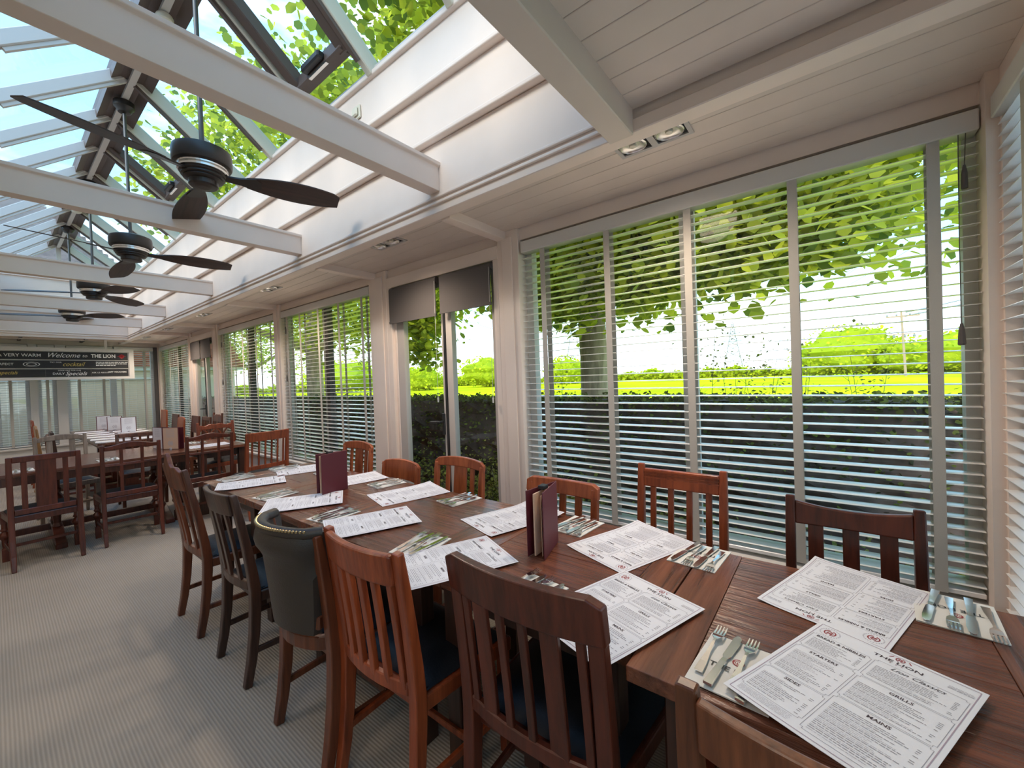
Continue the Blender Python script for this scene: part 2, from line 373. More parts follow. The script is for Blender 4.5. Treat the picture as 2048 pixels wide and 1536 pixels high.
# ------------------------------------------------------------------ venetian blinds
def blind(axis, a, b, pos, tapes, label, z0=.53, ztop=2.41, valh=.08, group=None, cord=None, inward=-1):
    """axis 'y': runs along Y at x=pos ; axis 'x': runs along X at y=pos"""
    L = b-a; cen = (a+b)/2
    root = empty('venetian_blind', (pos, cen, 0) if axis == 'y' else (cen, pos, 0), 0 if axis == 'y' else R(90)*1, label, 'blind', group)
    if axis == 'x': root.rotation_euler = (0,0,R(-90))
    # local: slats run along local Y, local -X faces the room for axis y
    sgn = 1
    MB().box(-.045, .035, -L/2, L/2, ztop-valh, ztop).obj('valance', PAINTG, root, bev=.004)
    n = int((ztop-valh-z0)/.0443)
    m = MB().grid(lambda u, v: (-.0285+.057*u, -L/2+L*v, .0018*math.sin(PI*u)), 4, 1)
    m2 = MB().grid(lambda u, v: (-.0285+.057*u, -L/2+L*v, -.0022+.0018*math.sin(PI*u)), 4, 1)
    for q in m2.f: m.f.append(tuple(i+len(m.v) for i in q[::-1])); m.m.append(0)
    m.v += m2.v
    m.box(-.0285,-.0275,-L/2,L/2,-.0022,.0); m.box(.0275,.0285,-L/2,L/2,-.0022,.0)
    me = m.mesh('slat', SLAT)
    for i in range(n):
        s_ = inst('slat', me, root, (0, random.uniform(-.0015,.0015), z0+.035+i*.0443), (0, R(random.uniform(-1.0,1.0)-3.0), R(random.uniform(-.05,.05))))
    MB().box(-.026, .026, -L/2, L/2, z0-.01, z0+.010).obj('bottom_rail', SLAT, root, bev=.003)
    for t_ in tapes:
        y = t_-cen
        tm = MB().box(-.0325,-.0310, y-.019, y+.019, z0-.01, ztop-valh).box(.0305,.032, y-.019, y+.019, z0-.01, ztop-valh)
        tm.obj('ladder_tape', TAPE, root)
    if cord is not None:
        y = cord-cen
        c_ = MB().tube([(-.035,y,ztop-valh),(-.036,y+.002,1.9),(-.035,y,1.57)], .0016, 5)
        c_.lathe([(.004,1.60),(.009,1.575),(.012,1.52),(.009,1.515)], -.035, y, 8)
        c_.tube([(-.035,y-.02,ztop-valh),(-.035,y-.015,2.2)], .0016, 5).lathe([(.004,2.21),(.009,2.18),(.010,2.12)], -.035, y-.015, 8)
        c_.obj('pull_cord', CHAR[0], root)
    return root
XB = XW+.032
blind('y', YE+.04, 1.715, XB, [-.336,.13,.60,1.07,1.54], 'white slatted blind in the big window behind the two nearest far-side chairs', cord=-.405)
blind('y', 3.60, 5.60, XB, [3.75,4.2,4.65,5.1,5.45], 'slatted blind in the window just beyond the nearer pair of glazed doors', cord=5.5)
blind('y', 5.82, 7.94, XB, [5.95,6.45,6.95,7.45,7.8], 'slatted blind in the middle window before the farther glazed doors', cord=7.85)
blind('y', 9.64, 11.78, XB, [9.8,10.4,11.0,11.6], 'slatted blind in the last side window, next to the far corner')
blind('x', .10, 2.28, YE-.02, [.5,1.0,1.5,2.02], 'slatted blind on the end wall at the right edge, seen edge-on', z0=.50)
for a, b, tp, lb in ((-1.03,-.04,[-.8,-.3],'slatted blind at the left edge of the far wall below the sign'),
                 (.06,.44,[.22],'narrow slatted blind left of the plain far-wall post'),
                 (.57,.78,[.675],'very narrow slatted blind beside the broad pale post on the far wall'),
                 (.94,1.60,[1.10,1.45],'slatted blind on the far wall behind the standing menu cards'),
                 (1.62,2.25,[1.74,2.1],'slatted blind on the far wall right of the sign, in the corner')):
    blind('x', a, b, YF-.01, tp, lb, z0=.50)

# ------------------------------------------------------------------ ceiling, soffit boards, beams
ce = empty('ceiling'); struct(ce)
MB().box(LX1+.08, XW+.15, YE-.1, YF+.1, ZC+.015, ZC+.06).box(XL, LX0-.08, YE-.1, YF+.1, ZC+.015, ZC+.06)\
    .box(LX0-.08, LX1+.08, LY1+.08, YF+.1, ZC+.015, ZC+.06).box(LX0-.08, LX1+.08, YE-.1, LY0-.08, 2.575, 2.62).obj('deck', PAINTC, ce)
def boards(x0, x1, y0, y1, z, pitch=.112):
    n = max(1, round((x1-x0)/pitch)); w = (x1-x0)/n
    me = MB().box(.0012, w-.0012, 0, y1-y0, 0, .012).mesh('board', PAINTC)
    for i in range(n):
        o = inst('board', me, ce, (x0+i*w, y0, z)); 
        b = o.modifiers.new('bevel', 'BEVEL'); b.width = .002; b.segments = 1
boards(LX1+.075, XW, YE, YF, ZC)
boards(LX0-.08, LX1+.005, YE, LY0-.10, 2.56)
boards(-1.0, LX0-.075, YE, YF, ZC, .16)
boards(LX0-.08, LX1+.075, LY1+.09, YF, ZC, .14)
# edge beams round the light well
eb = MB().box(LX1, LX1+.085, YE, YF, ZB, ZC+.012).box(LX1+.02, LX1+.085, YE, LY0, ZC+.012, 2.60)
eb.obj('beam', PAINT, ce, bev=.004)
MB().box(LX0-.085, LX0, YE, YF, ZB, ZC+.012).obj('beam', PAINT, ce)
MB().box(LX0, LX1, LY0-.105, LY0, ZB-.015, 2.575).obj('beam', PAINTC, ce, bev=.004)
MB().box(LX0, LX1, LY1, LY1+.09, ZB, ZC+.012).obj('beam', PAINT, ce)
for y in (1.88, 3.50, 5.72, 8.08, 9.55):
    m = MB().box(LX1+.085, XW+.02, y-.04, y+.04, ZC-.055, ZC+.01)
    m.obj('beam', PAINT, ce, bev=.003)
MB().box(LX0-.02, .0, YE, LY0-.1, ZB, 2.575).obj('beam', PAINTC, ce)
for y in (LY1+.45,):
    MB().box(LX0, XW, y-.03, y+.03, ZC-.05, ZC).obj('beam', PAINTC, ce)
for x in (.35, 1.15):
    MB().box(x-.02, x+.02, LY1+.09, YF, ZC-.035, ZC).obj('beam', CHAR[0], ce)
# light-well lining: overlapping boards
lw = empty('trim_1'); struct(lw)
tiers = [(ZC+.013, 2.885, 0), (2.885, 3.185, .028), (3.185, ZCB, .056)]
for z0, z1, d in tiers:
    MB().box(LX1-d, LX1+.05, LY0, LY1, z0, z1).obj('board', PAINT, lw, bev=.006)
    MB().box(LX0-.05, LX0+d, LY0, LY1, z0, z1).obj('board', PAINT, lw)
    MB().box(LX0, LX1, LY1-d, LY1+.05, z0, z1).obj('board', PAINT, lw)
    MB().box(LX0, LX1, LY0-.05, LY0+d, z0, z1).obj('board', PAINT, lw)
for z, d, h in ((2.885,.045,.03), (3.185,.073,.03), (ZCB-.012,.085,.034)):
    MB().box(LX1-d, LX1, LY0+.05, LY1-.05, z-.004, z+h-.004).obj('bead', PAINT, lw, bev=.009, seg=3)
    MB().box(LX0+.05, LX1-.05, LY1-d, LY1, z-.004, z+h-.004).obj('bead', PAINT, lw, bev=.009, seg=3)
for z in (2.512, 2.548):
    MB().box(LX1-.016, LX1, LY0, LY1, z, z+.016).obj('bead', PAINT, lw, bev=.004, seg=2)
    MB().box(LX0, LX1, LY1-.016, LY1, z, z+.016).obj('bead', PAINT, lw, bev=.004, seg=2)
# tie beams across the light well
tb = []
for i, y in enumerate((1.875, 3.64, 5.94, 8.10, 9.72)):
    w = .045
    prof = [(-w,2.588),(w,2.588),(w,2.725),(w+.014,2.735),(w+.014,2.755),(-w-.014,2.755),(-w-.014,2.735),(-w,2.725)]
    o = MB().prism(prof, LX0, LX1, 'x').obj('tie_beam', PAINT, ce, bev=.002)
    o.location = (0, y, 0)

# ------------------------------------------------------------------ glazed roof
rf = empty('window_13'); struct(rf); rf['label'] = 'long pitched glass rooflight over the middle of the room'
def slope_pt(side, t, y, off=0):
    """t 0 at curb, 1 at ridge; off perpendicular, positive outwards"""
    xc = LX1-.05 if side > 0 else LX0+.05
    x = xc+(XR-xc)*t; z = ZCB+.03+(ZR-ZCB)*t
    nrm = Vector((SL*side*1.0, 0, 1)).normalized()
    return Vector((x, y, z))+nrm*off
bars_y = [LY0+.02]+[1.60+.77*i for i in range(12)]+[LY1-.03]
for side in (1, -1):
    for y in bars_y:
        a = slope_pt(side, .0, y, .0); b = slope_pt(side, 1.0, y, .0)
        MB().sweep([a, b], .054, .115 if side > 0 else .085).obj('glazing_bar', BARC if side > 0 else BARL, rf, bev=.006)
        a2 = slope_pt(side, .09, y, -.066 if side > 0 else -.05); b2 = slope_pt(side, 1.0, y, -.066 if side > 0 else -.05)
        MB().sweep([a2, b2], .030, .03).obj('glazing_bar', BROWN if side > 0 else BARL, rf)
    for y0, y1 in zip(bars_y[:-1], bars_y[1:]):
        p = [slope_pt(side, 0, y0, .03), slope_pt(side, 1, y0, .03), slope_pt(side, 1, y1, .03), slope_pt(side, 0, y1, .03)]
        q = [v+Vector((0,0,.006)) for v in p]
        MB().add([*p, *q], [(0,1,2,3),(7,6,5,4),(0,4,5,1),(1,5,6,2),(2,6,7,3),(3,7,4,0)]).obj('pane', SKYG, rf)
    MB().sweep([slope_pt(side, -.03, LY0, .02), slope_pt(side, -.03, LY1, .02)], .10, .05).obj('curb_rail', BARL, rf)
# ridge: broad dark steel with a thin pale conduit beneath
MB().prism([(XR-.13,ZR-.10),(XR-.07,ZR-.055),(XR+.07,ZR-.055),(XR+.13,ZR-.10),(XR+.14,ZR+.02),(XR,ZR+.12),(XR-.14,ZR+.02)], LY0, LY1, 'y').obj('ridge_beam', BROWN, rf)
MB().box(XR-.022, XR+.022, LY0, LY1, ZR-.085, ZR-.045).obj('conduit', BARL, rf)
# roof vents (opening lights) with actuators
for yv0, yv1, t0 in ((2.40, 3.11, .16), (5.48, 6.19, .30)):
    v = empty('roof_vent', (0,0,0), 0, None, None); v.parent = rf
    t1 = .93
    def P(t, y, o): return slope_pt(1, t, y, o)
    for (ta, ya, tb_, yb) in ((t0, yv0+.06, t1, yv0+.06), (t0, yv1-.06, t1, yv1-.06)):
        MB().sweep([P(ta, ya, .0), P(tb_, yb, .0)], .085, .09).obj('frame', BROWN, v, bev=.008)
    for t in (t0+.03, t1):
        MB().sweep([P(t, yv0+.04, .0), P(t, yv1-.04, .0)], .085, .09).obj('frame', BROWN, v, bev=.008)
    ym = (yv0+yv1)/2
    MB().sweep([P(t0+.08, ym-.12, -.04), P(t0+.08, ym+.12, -.04)], .05, .05).obj('actuator', BLK, v, bev=.01)
    MB().sweep([P(t0+.03, ym-.14, -.055), P(t0+.03, ym+.10, -.055)], .02, .015).obj('bracket', SILVER, v)
# gable ends
for y in (LY1+.02, LY0-.03):
    MB().prism([(LX0+.05,ZCB),(LX1-.05,ZCB),(XR,ZR)], y-.003, y+.003, 'y').obj('pane', SKYG, rf)
    for s_ in (1, -1):
        MB().sweep([slope_pt(s_, 0, y, -.03), slope_pt(s_, 1, y, -.03)], .05, .07).obj('gable_bar', BARL, rf)
    MB().box(XR-.03, XR+.03, y-.025, y+.025, ZCB, ZR).obj('gable_bar', BARL, rf)
    MB().box(LX0, LX1, y-.03, y+.03, ZCB-.03, ZCB+.05).obj('gable_bar', PAINT, rf)
# white wireless sensors
for i, y in enumerate((3.62, 8.40)):
    t = tag(MB().lathe([(.02,-.005),(.045,-.01),(.052,-.025),(.05,-.05),(.03,-.062),(.012,-.066)], seg=18).obj('smoke_detector', WPLAST, smooth=True), 'white round smoke detector under the ridge, %s' % ('nearest, above the first tie beam' if i == 0 else 'beyond the second fan'), 'detector')
    t.location = (XR+.005, y, ZR-.082)
o = empty('wall_sensor', (LX1-.058, 2.57, 3.335), 0, 'small white square sensor on the top board of the light well', 'sensor')
MB().box(-.012, 0, -.045, .045, -.045, .045).obj('back_plate', WPLAST, o, bev=.004)
MB().box(-.03, -.012, -.03, .03, -.03, .03).obj('cover', WPLAST, o, bev=.008)

# ------------------------------------------------------------------ recessed twin downlights
LAMP = bpy.data.lights.new('lamp_beam', 'SPOT'); LAMP.energy = 29; LAMP.spot_size = R(160); LAMP.spot_blend = 1.0; LAMP.color = (1.0, .81, .64); LAMP.shadow_soft_size = .16
def downlight():
    r_ = empty('twin_downlight')
    lo_ = bpy.data.objects.new('lamp_beam', LAMP); COL.objects.link(lo_); lo_.parent = r_; lo_.location = (0,0,-.03)
    f = MB(); W, Lh = .085, .165
    f.box(-W, W, -Lh, -Lh+.018, -.006, .004).box(-W, W, Lh-.018, Lh, -.006, .004).box(-W, -W+.018, -Lh, Lh, -.006, .004).box(W-.018, W, -Lh, Lh, -.006, .004).box(-W, W, -.014, .014, -.006, .004)
    f.obj('frame', STONE, r_)
    MB().box(-W+.018, W-.018, -Lh+.018, Lh-.018, .001, .003).obj('box_lining', BLKV, r_)
    for y in (-.082, .082):
        l = MB().lathe([(.060,-.001),(.062,-.010),(.056,-.013),(.050,-.006),(.030,-.002),(.014,-.003)], 0, y, 24).obj('lamp', LAMPG, r_, smooth=True)
        MB().lathe([(.016,-.004),(.015,-.012),(.008,-.015)], 0, y, 14).obj('bulb_cap', WPLAST, l, smooth=True)
    return r_
dl0 = downlight()
spots = [(1.865,.62,'nearest, beside the corner of the beams'), (1.87,2.64,'second, in front of the nearer glazed doors'), (1.87,4.75,'third, before the fourth soffit beam'), (1.87,7.0,'fourth along the soffit'), (1.87,9.0,'fifth along the soffit'), (1.87,10.6,'last, in the far corner of the soffit')]
for i, (x, y, l) in enumerate(spots):
    if i == 0: o = dl0; o.location = (x,y,ZC-.002)
    else: o = dup(dl0, (x,y,ZC-.002))
    tag(o, 'recessed twin round downlight in grey square frame, '+l, 'downlight', 'recessed twin downlights in the soffit')

FILL_LAMP = LAMP.copy(); FILL_LAMP.energy = 18; FILL_LAMP.shadow_soft_size = .25  # fill lights added on the unseen left soffit to brighten the room
for i, y in enumerate((.6, 2.6, 4.7, 7.0, 9.0, 10.6)):
    d_ = dup(dl0, (-.62,y,ZC-.002))
    for q in d_.children:
        if q.type == 'LIGHT': q.data = FILL_LAMP
    tag(d_, '%s added twin fill downlight, out of view in the soffit left of the light well' % ('first','second','third','fourth','fifth','sixth')[i], 'downlight', 'added fill downlights in the unseen left soffit')
# ------------------------------------------------------------------ ceiling fans
def blade_mesh():
    m = MB(); n = 14; top = []; 
    def half(t):   # half widths along blade
        return .034+.056*math.sin(PI*min(1, (t*.86+.03)))**.85
    vs_ = []; fs = []
    for i in range(n+1):
        t = i/n; x = .22+.54*t; h = half(t); zt = math.tan(R(15))
        lead = h*1.0; tail = -h*(1.05 if t < .97 else .8)
        for y in (lead, tail):
            for dz in (0, -.007): vs_.append((x, y, -y*zt+dz))
    for i in range(n):
        a = 4*i; b = a+4
        fs += [(a, b, b+2, a+2), (a+1, a+3, b+3, b+1), (a, a+1, b+1, b), (a+2, b+2, b+3, a+3)]
    fs += [(0,2,3,1), (4*n, 4*n+1, 4*n+3, 4*n+2)]
    return m.add(vs_, fs).mesh('blade', BLADE)
BM = blade_mesh()
IRON = MB().prism([(.10,.022),(.19,.03),(.27,.055),(.30,.03),(.30,-.03),(.27,-.055),(.19,-.03),(.10,-.022)], -.022, -.012, 'z').mesh('blade_iron', BRONZE)
def fan(x, y, z, angs, label):
    r_ = empty('ceiling_fan', (x,y,z), 0, label, 'fan', 'ceiling fans hanging from the ridge')
    MB().lathe([(.02,.085),(.12,.088),(.146,.075),(.15,.055),(.15,.0),(.145,-.012),(.128,-.02)], seg=36).obj('motor_housing', BRONZE, r_, smooth=True)
    MB().lathe([(.124,-.018),(.128,-.022),(.128,-.030),(.118,-.032),(.118,-.040),(.126,-.042),(.126,-.050),(.112,-.054)], seg=36).obj('trim_ring', SILVER, r_, smooth=False)
    MB().lathe([(.115,-.052),(.118,-.062),(.108,-.068),(.110,-.078),(.098,-.084),(.100,-.092),(.085,-.098),(.074,-.102),(.074,-.128),(.066,-.136),(.03,-.140)], seg=36).obj('lower_housing', BRONZE, r_)
    MB().lathe([(.013,.085),(.013,ZR-.19-z)], seg=14).obj('down_rod', mat('rod_grey', (.10,.10,.10), .45, metal=.5), r_, smooth=True)
    MB().lathe([(.03,.086),(.026,.11),(.018,.118)], seg=16).obj('rod_collar', STONE, r_, smooth=True)
    c = ZR-.085-z
    MB().lathe([(.02,c-.10),(.045,c-.095),(.062,c-.06),(.074,c-.05),(.074,c-.006),(.066,c)], seg=24).obj('canopy', BRONZE, r_, smooth=True)
    for j_, a in enumerate(angs):
        b = inst('blade', BM, r_, (0,0,-.055), (0,R(6.5 if 80 < a < 92 else 1.0),R(a)))
        inst('blade_iron', IRON, b, (0,0,.012), (R(-15),0,0))
    return r_
fan(XR, 2.95, 2.80, (-19, 84, 198), 'nearest and largest dark ceiling fan on a long grey rod')
fan(XR, 5.00, 2.775, (-9, 89, 199), 'second ceiling fan, just beyond the second tie beam')
fan(XR, 7.20, 2.75, (46, -70, 158), 'third ceiling fan, between the third and fourth tie beams')
fan(XR, 9.40, 2.73, (58, -50, 170), 'farthest ceiling fan, mostly hidden behind a tie beam')
# ------------------------------------------------------------------ chairs
# local frame: origin on the floor under the seat centre, +Y is the sitter's front
def turned(z0, z1, r0=.02):
    h = z1-z0
    return [(r0,z0),(r0*1.25,z0+.02*h),(r0*.8,z0+.08*h),(r0*.95,z0+.2*h),(r0*1.05,z0+.35*h),(r0*1.9,z0+.46*h),(r0*2.0,z0+.52*h),(r0*1.2,z0+.60*h),(r0*.8,z0+.64*h),(r0*1.3,z0+.67*h),(r0*1.3,z0+.72*h),(r0*1.0,z0+.75*h),(r0*1.0,z1)]
def chair(name='dining_chair', W=.42, D=.42, H=.95, wood_=W_RED, pad=LEATH, crest='curve', ch=.085, slats=(), rake=.06, bow=.03, postw=.036, postup=0, midrail=None, low=.478, legs='square', splatmat=None, foot=.05, slat_t=.014, seath=.455, lowh=.045):
    r_ = empty(name); hw = W/2; yb = -D/2
    if crest in ('over', 'arch'): postup = -.026
    def yback(z):
        if z <= seath: 
            t = 1-z/seath; return yb-foot*t*t
        t = (z-seath)/(H-seath); return yb-rake*t**1.25
    # posts with rear legs
    zs = [0,.12,.25,.38,seath,.55,.68,.82,H+postup]
    for s in (-1, 1):
        path = [(s*(hw-postw/2)*(1-.0*z), yback(z), z) for z in zs]
        wd = [postw*.82]+[postw]*(len(zs)-2)+[postw*.9]; dp = [.034,.038,.042,.046,.046,.042,.036,.032,.026]
        m = MB().sweep(path, wd, dp, up=(0,1,0))
        m.obj('back_post', wood_, r_, bev=.005, seg=2)
    inn = hw-postw
    def bowp(x, z): return yback(z)-bow*(1-(x/hw)**2)
    # crest
    n = 14; x0, x1 = (-inn-.002, inn+.002)
    if crest in ('over', 'arch'): x0, x1 = -hw-.004, hw+.004
    topf = {'flat': lambda u: 0, 'curve': lambda u: .0, 'roll': lambda u: 0, 'over': lambda u: .0, 'ribbed': lambda u: 0,
            'arch': lambda u: .022*(1-(2*u-1)**2), 'scoop': lambda u: -.020*(1-(2*u-1)**2), 'hump': lambda u: .016*math.cos((2*u-1)*PI), 'peak': lambda u: .075*math.exp(-((u-.5)/.17)**2)+.012*math.cos((2*u-1)*3*PI),
            'wavy': lambda u: .018*math.exp(-((u-.5)/.2)**2)-.008*math.cos((u-.5)*6*PI), 'yoke': lambda u: .03*(1-(2*u-1)**2)-.0}[crest]
    th = (.024 if crest != 'roll' else .032) if crest != 'over' else .033
    v = []; f = []
    for i in range(n+1):
        u = i/n; x = x0+(x1-x0)*u; zt = H+topf(u); zbm = H-ch+(topf(u)*.5 if crest in ('arch','yoke','hump') else 0)
        if crest in ('over','arch') and (i == 0 or i == n): zt -= .018
        y_t = bowp(x, H); y_b = bowp(x, H-ch)
        for y, z, s in ((y_t,zt,-1),(y_t,zt,1),(y_b,zbm,1),(y_b,zbm,-1)): v.append((x, y+s*th/2, z))
    for i in range(n):
        for k_ in range(4): a = 4*i+k_; b = 4*i+(k_+1)%4; f.append((a,b,b+4,a+4))
    f += [(3,2,1,0), tuple(4*n+q for q in range(4))]
    cm = MB().add(v, f)
    c = cm.obj('crest_rail', wood_, r_, bev=.006 if crest != 'roll' else .011, seg=3)
    if crest == 'ribbed':
        for dz in (.012,.026,.040):
            MB().sweep([(x0, bowp(x0,H)+.013, H-dz), (0, bowp(0,H)+.013, H-dz), (x1, bowp(x1,H)+.013, H-dz)], .006, .006).obj('rib', wood_, c)
        bd = MB()
        for i in range(26):
            x = x0+(x1-x0)*(i+.5)/26; bd.lathe([(.001,-.0045),(.0042,-.002),(.0042,.002),(.001,.0045)], x, bowp(x,H)+.014, 6, cz=H-.063)
        bd.obj('bead_row', W_DRK, c)
    # lower back rail
    zl = low
    m = MB().sweep([(x, bowp(x,zl), zl) for x in np.linspace(-inn, inn, 7)], .022, lowh)
    m.obj('lower_rail', wood_, r_, bev=.004)
    if midrail:
        MB().sweep([(x, bowp(x,midrail), midrail) for x in np.linspace(-inn, inn, 7)], .016, .024).obj('mid_rail', wood_, r_, bev=.003)
    for xs, w_ in slats:
        pts = []
        for t in np.linspace(0, 1, 6):
            z = zl+(H-ch+.012-zl)*t; pts.append((xs*hw, bowp(xs*hw, z), z))
        MB().sweep(pts, w_, slat_t, up=(0,1,0)).obj('slat' if w_ < .075 else 'splat', splatmat or wood_, r_, bev=.002)
    # seat frame and pad
    fwid = W/2+.025; ft = .02
    m = MB().prism([(-hw+.01,yb+.01),(hw-.01,yb+.01),(fwid,D/2),(-fwid,D/2)], seath-.065, seath-.012)
    m.obj('seat_frame', wood_, r_, bev=.006, seg=2)
    def sp_(u, v_):
        x = (-1+2*u)*(hw-.022+(.028)*v_); y = yb+.03+(D-.045)*v_
        ed = min(u, 1-u, v_, 1-v_); z = seath-.008+.030*min(1, ed/.16)**.5+.008*math.sin(PI*u)*math.sin(PI*v_)
        return (x, y, z)
    m = MB().grid(sp_, 14, 14)
    m.box(-hw+.03, hw-.03, yb+.035, D/2-.02, seath-.03, seath-.004)
    m.obj('seat_pad', pad, r_, smooth=True)
    for s in (-1, 1):
        xf = s*(fwid-.022); yf = D/2-.028
        if legs == 'square': MB().sweep([(xf*.99,yf,0),(xf,yf,seath-.02)], [.032,.040], [.032,.040], up=(0,1,0)).obj('leg', wood_, r_, bev=.004)
        else:
            m = MB().lathe(turned(.10, seath-.10, .019), xf, yf, 14); m.box(xf-.022, xf+.022, yf-.022, yf+.022, seath-.12, seath-.02).box(xf-.021, xf+.021, yf-.021, yf+.021, 0, .11)
            m.obj('leg', wood_, r_, bev=.002)
        zst = .16
        MB().sweep([(s*(hw-postw/2), yback(zst), zst), (xf, yf, zst)], .018, .028).obj('stretcher', wood_, r_, bev=.003)
    MB().sweep([(-(hw+fwid)/2+.02, 0, .165), ((hw+fwid)/2-.02, 0, .165)], .018, .026).obj('stretcher', wood_, r_, bev=.003)
    return r_
def even(n, w, span=.8): return [(-span+2*span*i/(n-1), w) for i in range(n)]
def put(o, x, y, rz, label, group=None, cat='chair'):
    o.location = (x,y,0); o.rotation_euler = (0,0,R(rz)); tag(o, label, cat, group); return o
# a chair whose back is at the -Y side; rz=-90 makes its front face +X (near side), rz=90 faces -X (far side)
NG = 'chairs along the carpet side of the long near table'; FG = 'chairs along the window side of the long near table'
def near_c(o, xb, y, label, rz=-90, D=.42, g=NG): return put(o, xb+D/2, y, rz, label, g)
def far_c(o, xb, y, label, rz=90, D=.42, g=FG): return put(o, xb-D/2, y, rz, label, g)
near_c(chair(W=.44, H=.99, wood_=W_BRN, crest='peak', ch=.13, slats=even(3,.035,.55), rake=.09, postw=.042), .755, 3.13, 'tall brown oak chair with a peaked carved crest at the end of the near row')
near_c(chair(W=.42, H=.94, wood_=W_DRK, crest='curve', ch=.105, slats=even(3,.034,.5), rake=.075, bow=.035, postw=.042), .765, 2.44, 'very dark oak slat-back chair left of the leather-backed chair')
# leather tub chair
def tub():
    r_ = chair(name='tub_chair', W=.45, H=.90, wood_=W_BRN, pad=LEATH, crest='curve', ch=.03, slats=(), rake=.05, bow=.07, low=.56, lowh=.05, postw=.044)
    for c in list(r_.children):
        if c.name.startswith('crest_rail'): bpy.data.objects.remove(c)
    hw = .205
    def Y(x, z): return -.215-.05*max(0,(z-.455)/.45)-.085*(1-(x/hw)**2)+(.03 if abs(x) > .19 else 0)
    def back(off):
        def fn(u, v):
            x = (-1+2*u)*hw*(.80+.20*v**.8); z = .515+.39*v
            roll = -.022*math.sin(PI*max(0,(v-.72)/.28)) if v > .72 else 0
            zz = z+.010*math.sin(PI*u)
            return (x, Y(x,z)+off+roll*(1 if off < 0 else -.2), zz)
        return fn
    m = MB().grid(back(-.014), 16, 16); a = len(m.v); m2 = MB().grid(back(.016), 16, 16)
    m.v += m2.v; m.f += [tuple(i+a for i in f[::-1]) for f in m2.f]; m.m += m2.m
    w = 17
    for j in range(16):
        for i0 in (0, 16): p = j*w+i0; q = p+w; m.f.append((p,q,q+a,p+a)); m.m.append(0)
    for i in range(16):
        for j0 in (0, 16): p = j0*w+i; m.f.append((p,p+1,p+1+a,p+a)); m.m.append(0)
    b = m.obj('leather_back', LEATG, r_, smooth=True)
    # upholstered top roll and nails
    pts = [( (-1+2*u)*hw, Y((-1+2*u)*hw,.9)-.002, .905+.010*math.sin(PI*u)) for u in np.linspace(0,1,15)]
    MB().tube(pts, .021, 10).obj('padded_roll', LEATG, b, smooth=True)
    nl = MB()
    for u in np.linspace(.01,.99,36):
        x = (-1+2*u)*hw; nl.lathe([(.0008,-.0055),(.0058,-.003),(.0058,.003),(.0008,.0055)], x, Y(x,.9)-.020, 6, cz=.918+.010*math.sin(PI*u))
    nl.obj('brass_nails', BRASS, b)
    MB().sweep([(x, Y(x,.47)+.02, .47) for x in np.linspace(-.2,.2,9)], .022, .055).obj('lower_rail', W_BRN, r_, bev=.004)
    return r_
near_c(tub(), .765, 1.70, 'chair with a brown leather tub back edged in brass nails')
near_c(chair(W=.45, H=.925, wood_=W_RED, crest='roll', ch=.105, slats=even(6,.026,.74), rake=.055, bow=.038, postw=.040, postup=.006, slat_t=.020), .80, 1.255, 'red oak chair with six narrow slats, beside the tub chair')
near_c(chair(W=.50, H=.945, wood_=W_MAH, crest='over', ch=.115, slats=[(-.74,.022),(-.48,.050),(-.18,.024),(.12,.024),(.44,.055),(.76,.024)], rake=.055, bow=.035, postw=.044), .885, .665, 'mahogany slat-back chair with rounded corners, the largest chair, black seat pulled out')
near_c(chair(W=.46, H=.91, wood_=W_OAK, crest='curve', ch=.09, slats=even(4,.03,.6), rake=.03, bow=.035, postup=.012, postw=.040), .735, -.015, 'brown oak chair cropped at the bottom edge, only its post and top rail showing', rz=-92)
far_c(chair(W=.40, H=.985, wood_=W_RED, crest='ribbed', ch=.085, slats=even(4,.026,.62), rake=.04, bow=0.0, postup=.022, postw=.034), 1.93, .565, 'red wooden chair with ribbed and beaded top rail and four slats')
far_c(chair(W=.40, H=.93, wood_=W_MAH, crest='scoop', ch=.088, slats=even(3,.048,.52), rake=.04, bow=.01, postup=.018, postw=.034), 1.90, -.045, 'dark mahogany chair with three wide slats, rightmost of the window row')
far_c(chair(W=.44, H=.885, wood_=W_ORG, crest='over', ch=.078, slats=even(3,.04,.45), rake=.04, bow=.02, postw=.036), 1.86, 1.17, 'orange wood chair half hidden by the nearer maroon menu stand')
far_c(chair(W=.46, H=.905, wood_=W_ORG, crest='arch', ch=.055, slats=[(-.50,.034),(0,.115),(.50,.034)], rake=.04, bow=.02, postw=.034), 1.90, 2.00, 'orange wood chair with arched top and broad centre splat in front of the glazed doors')
far_c(chair(W=.44, H=.83, wood_=W_ORG, crest='arch', ch=.14, slats=[], rake=.03, bow=.02, postw=.030), 1.90, 2.63, 'low orange wood chair with a plain solid back, left of the arched splat chair')
far_c(chair(W=.44, H=.925, wood_=W_ORG, crest='arch', ch=.055, slats=[(-.5,.034),(0,.11),(.5,.034)], rake=.04, bow=.02, postw=.034), 1.92, 3.27, 'orange splat-back chair behind the farther maroon menu stand')
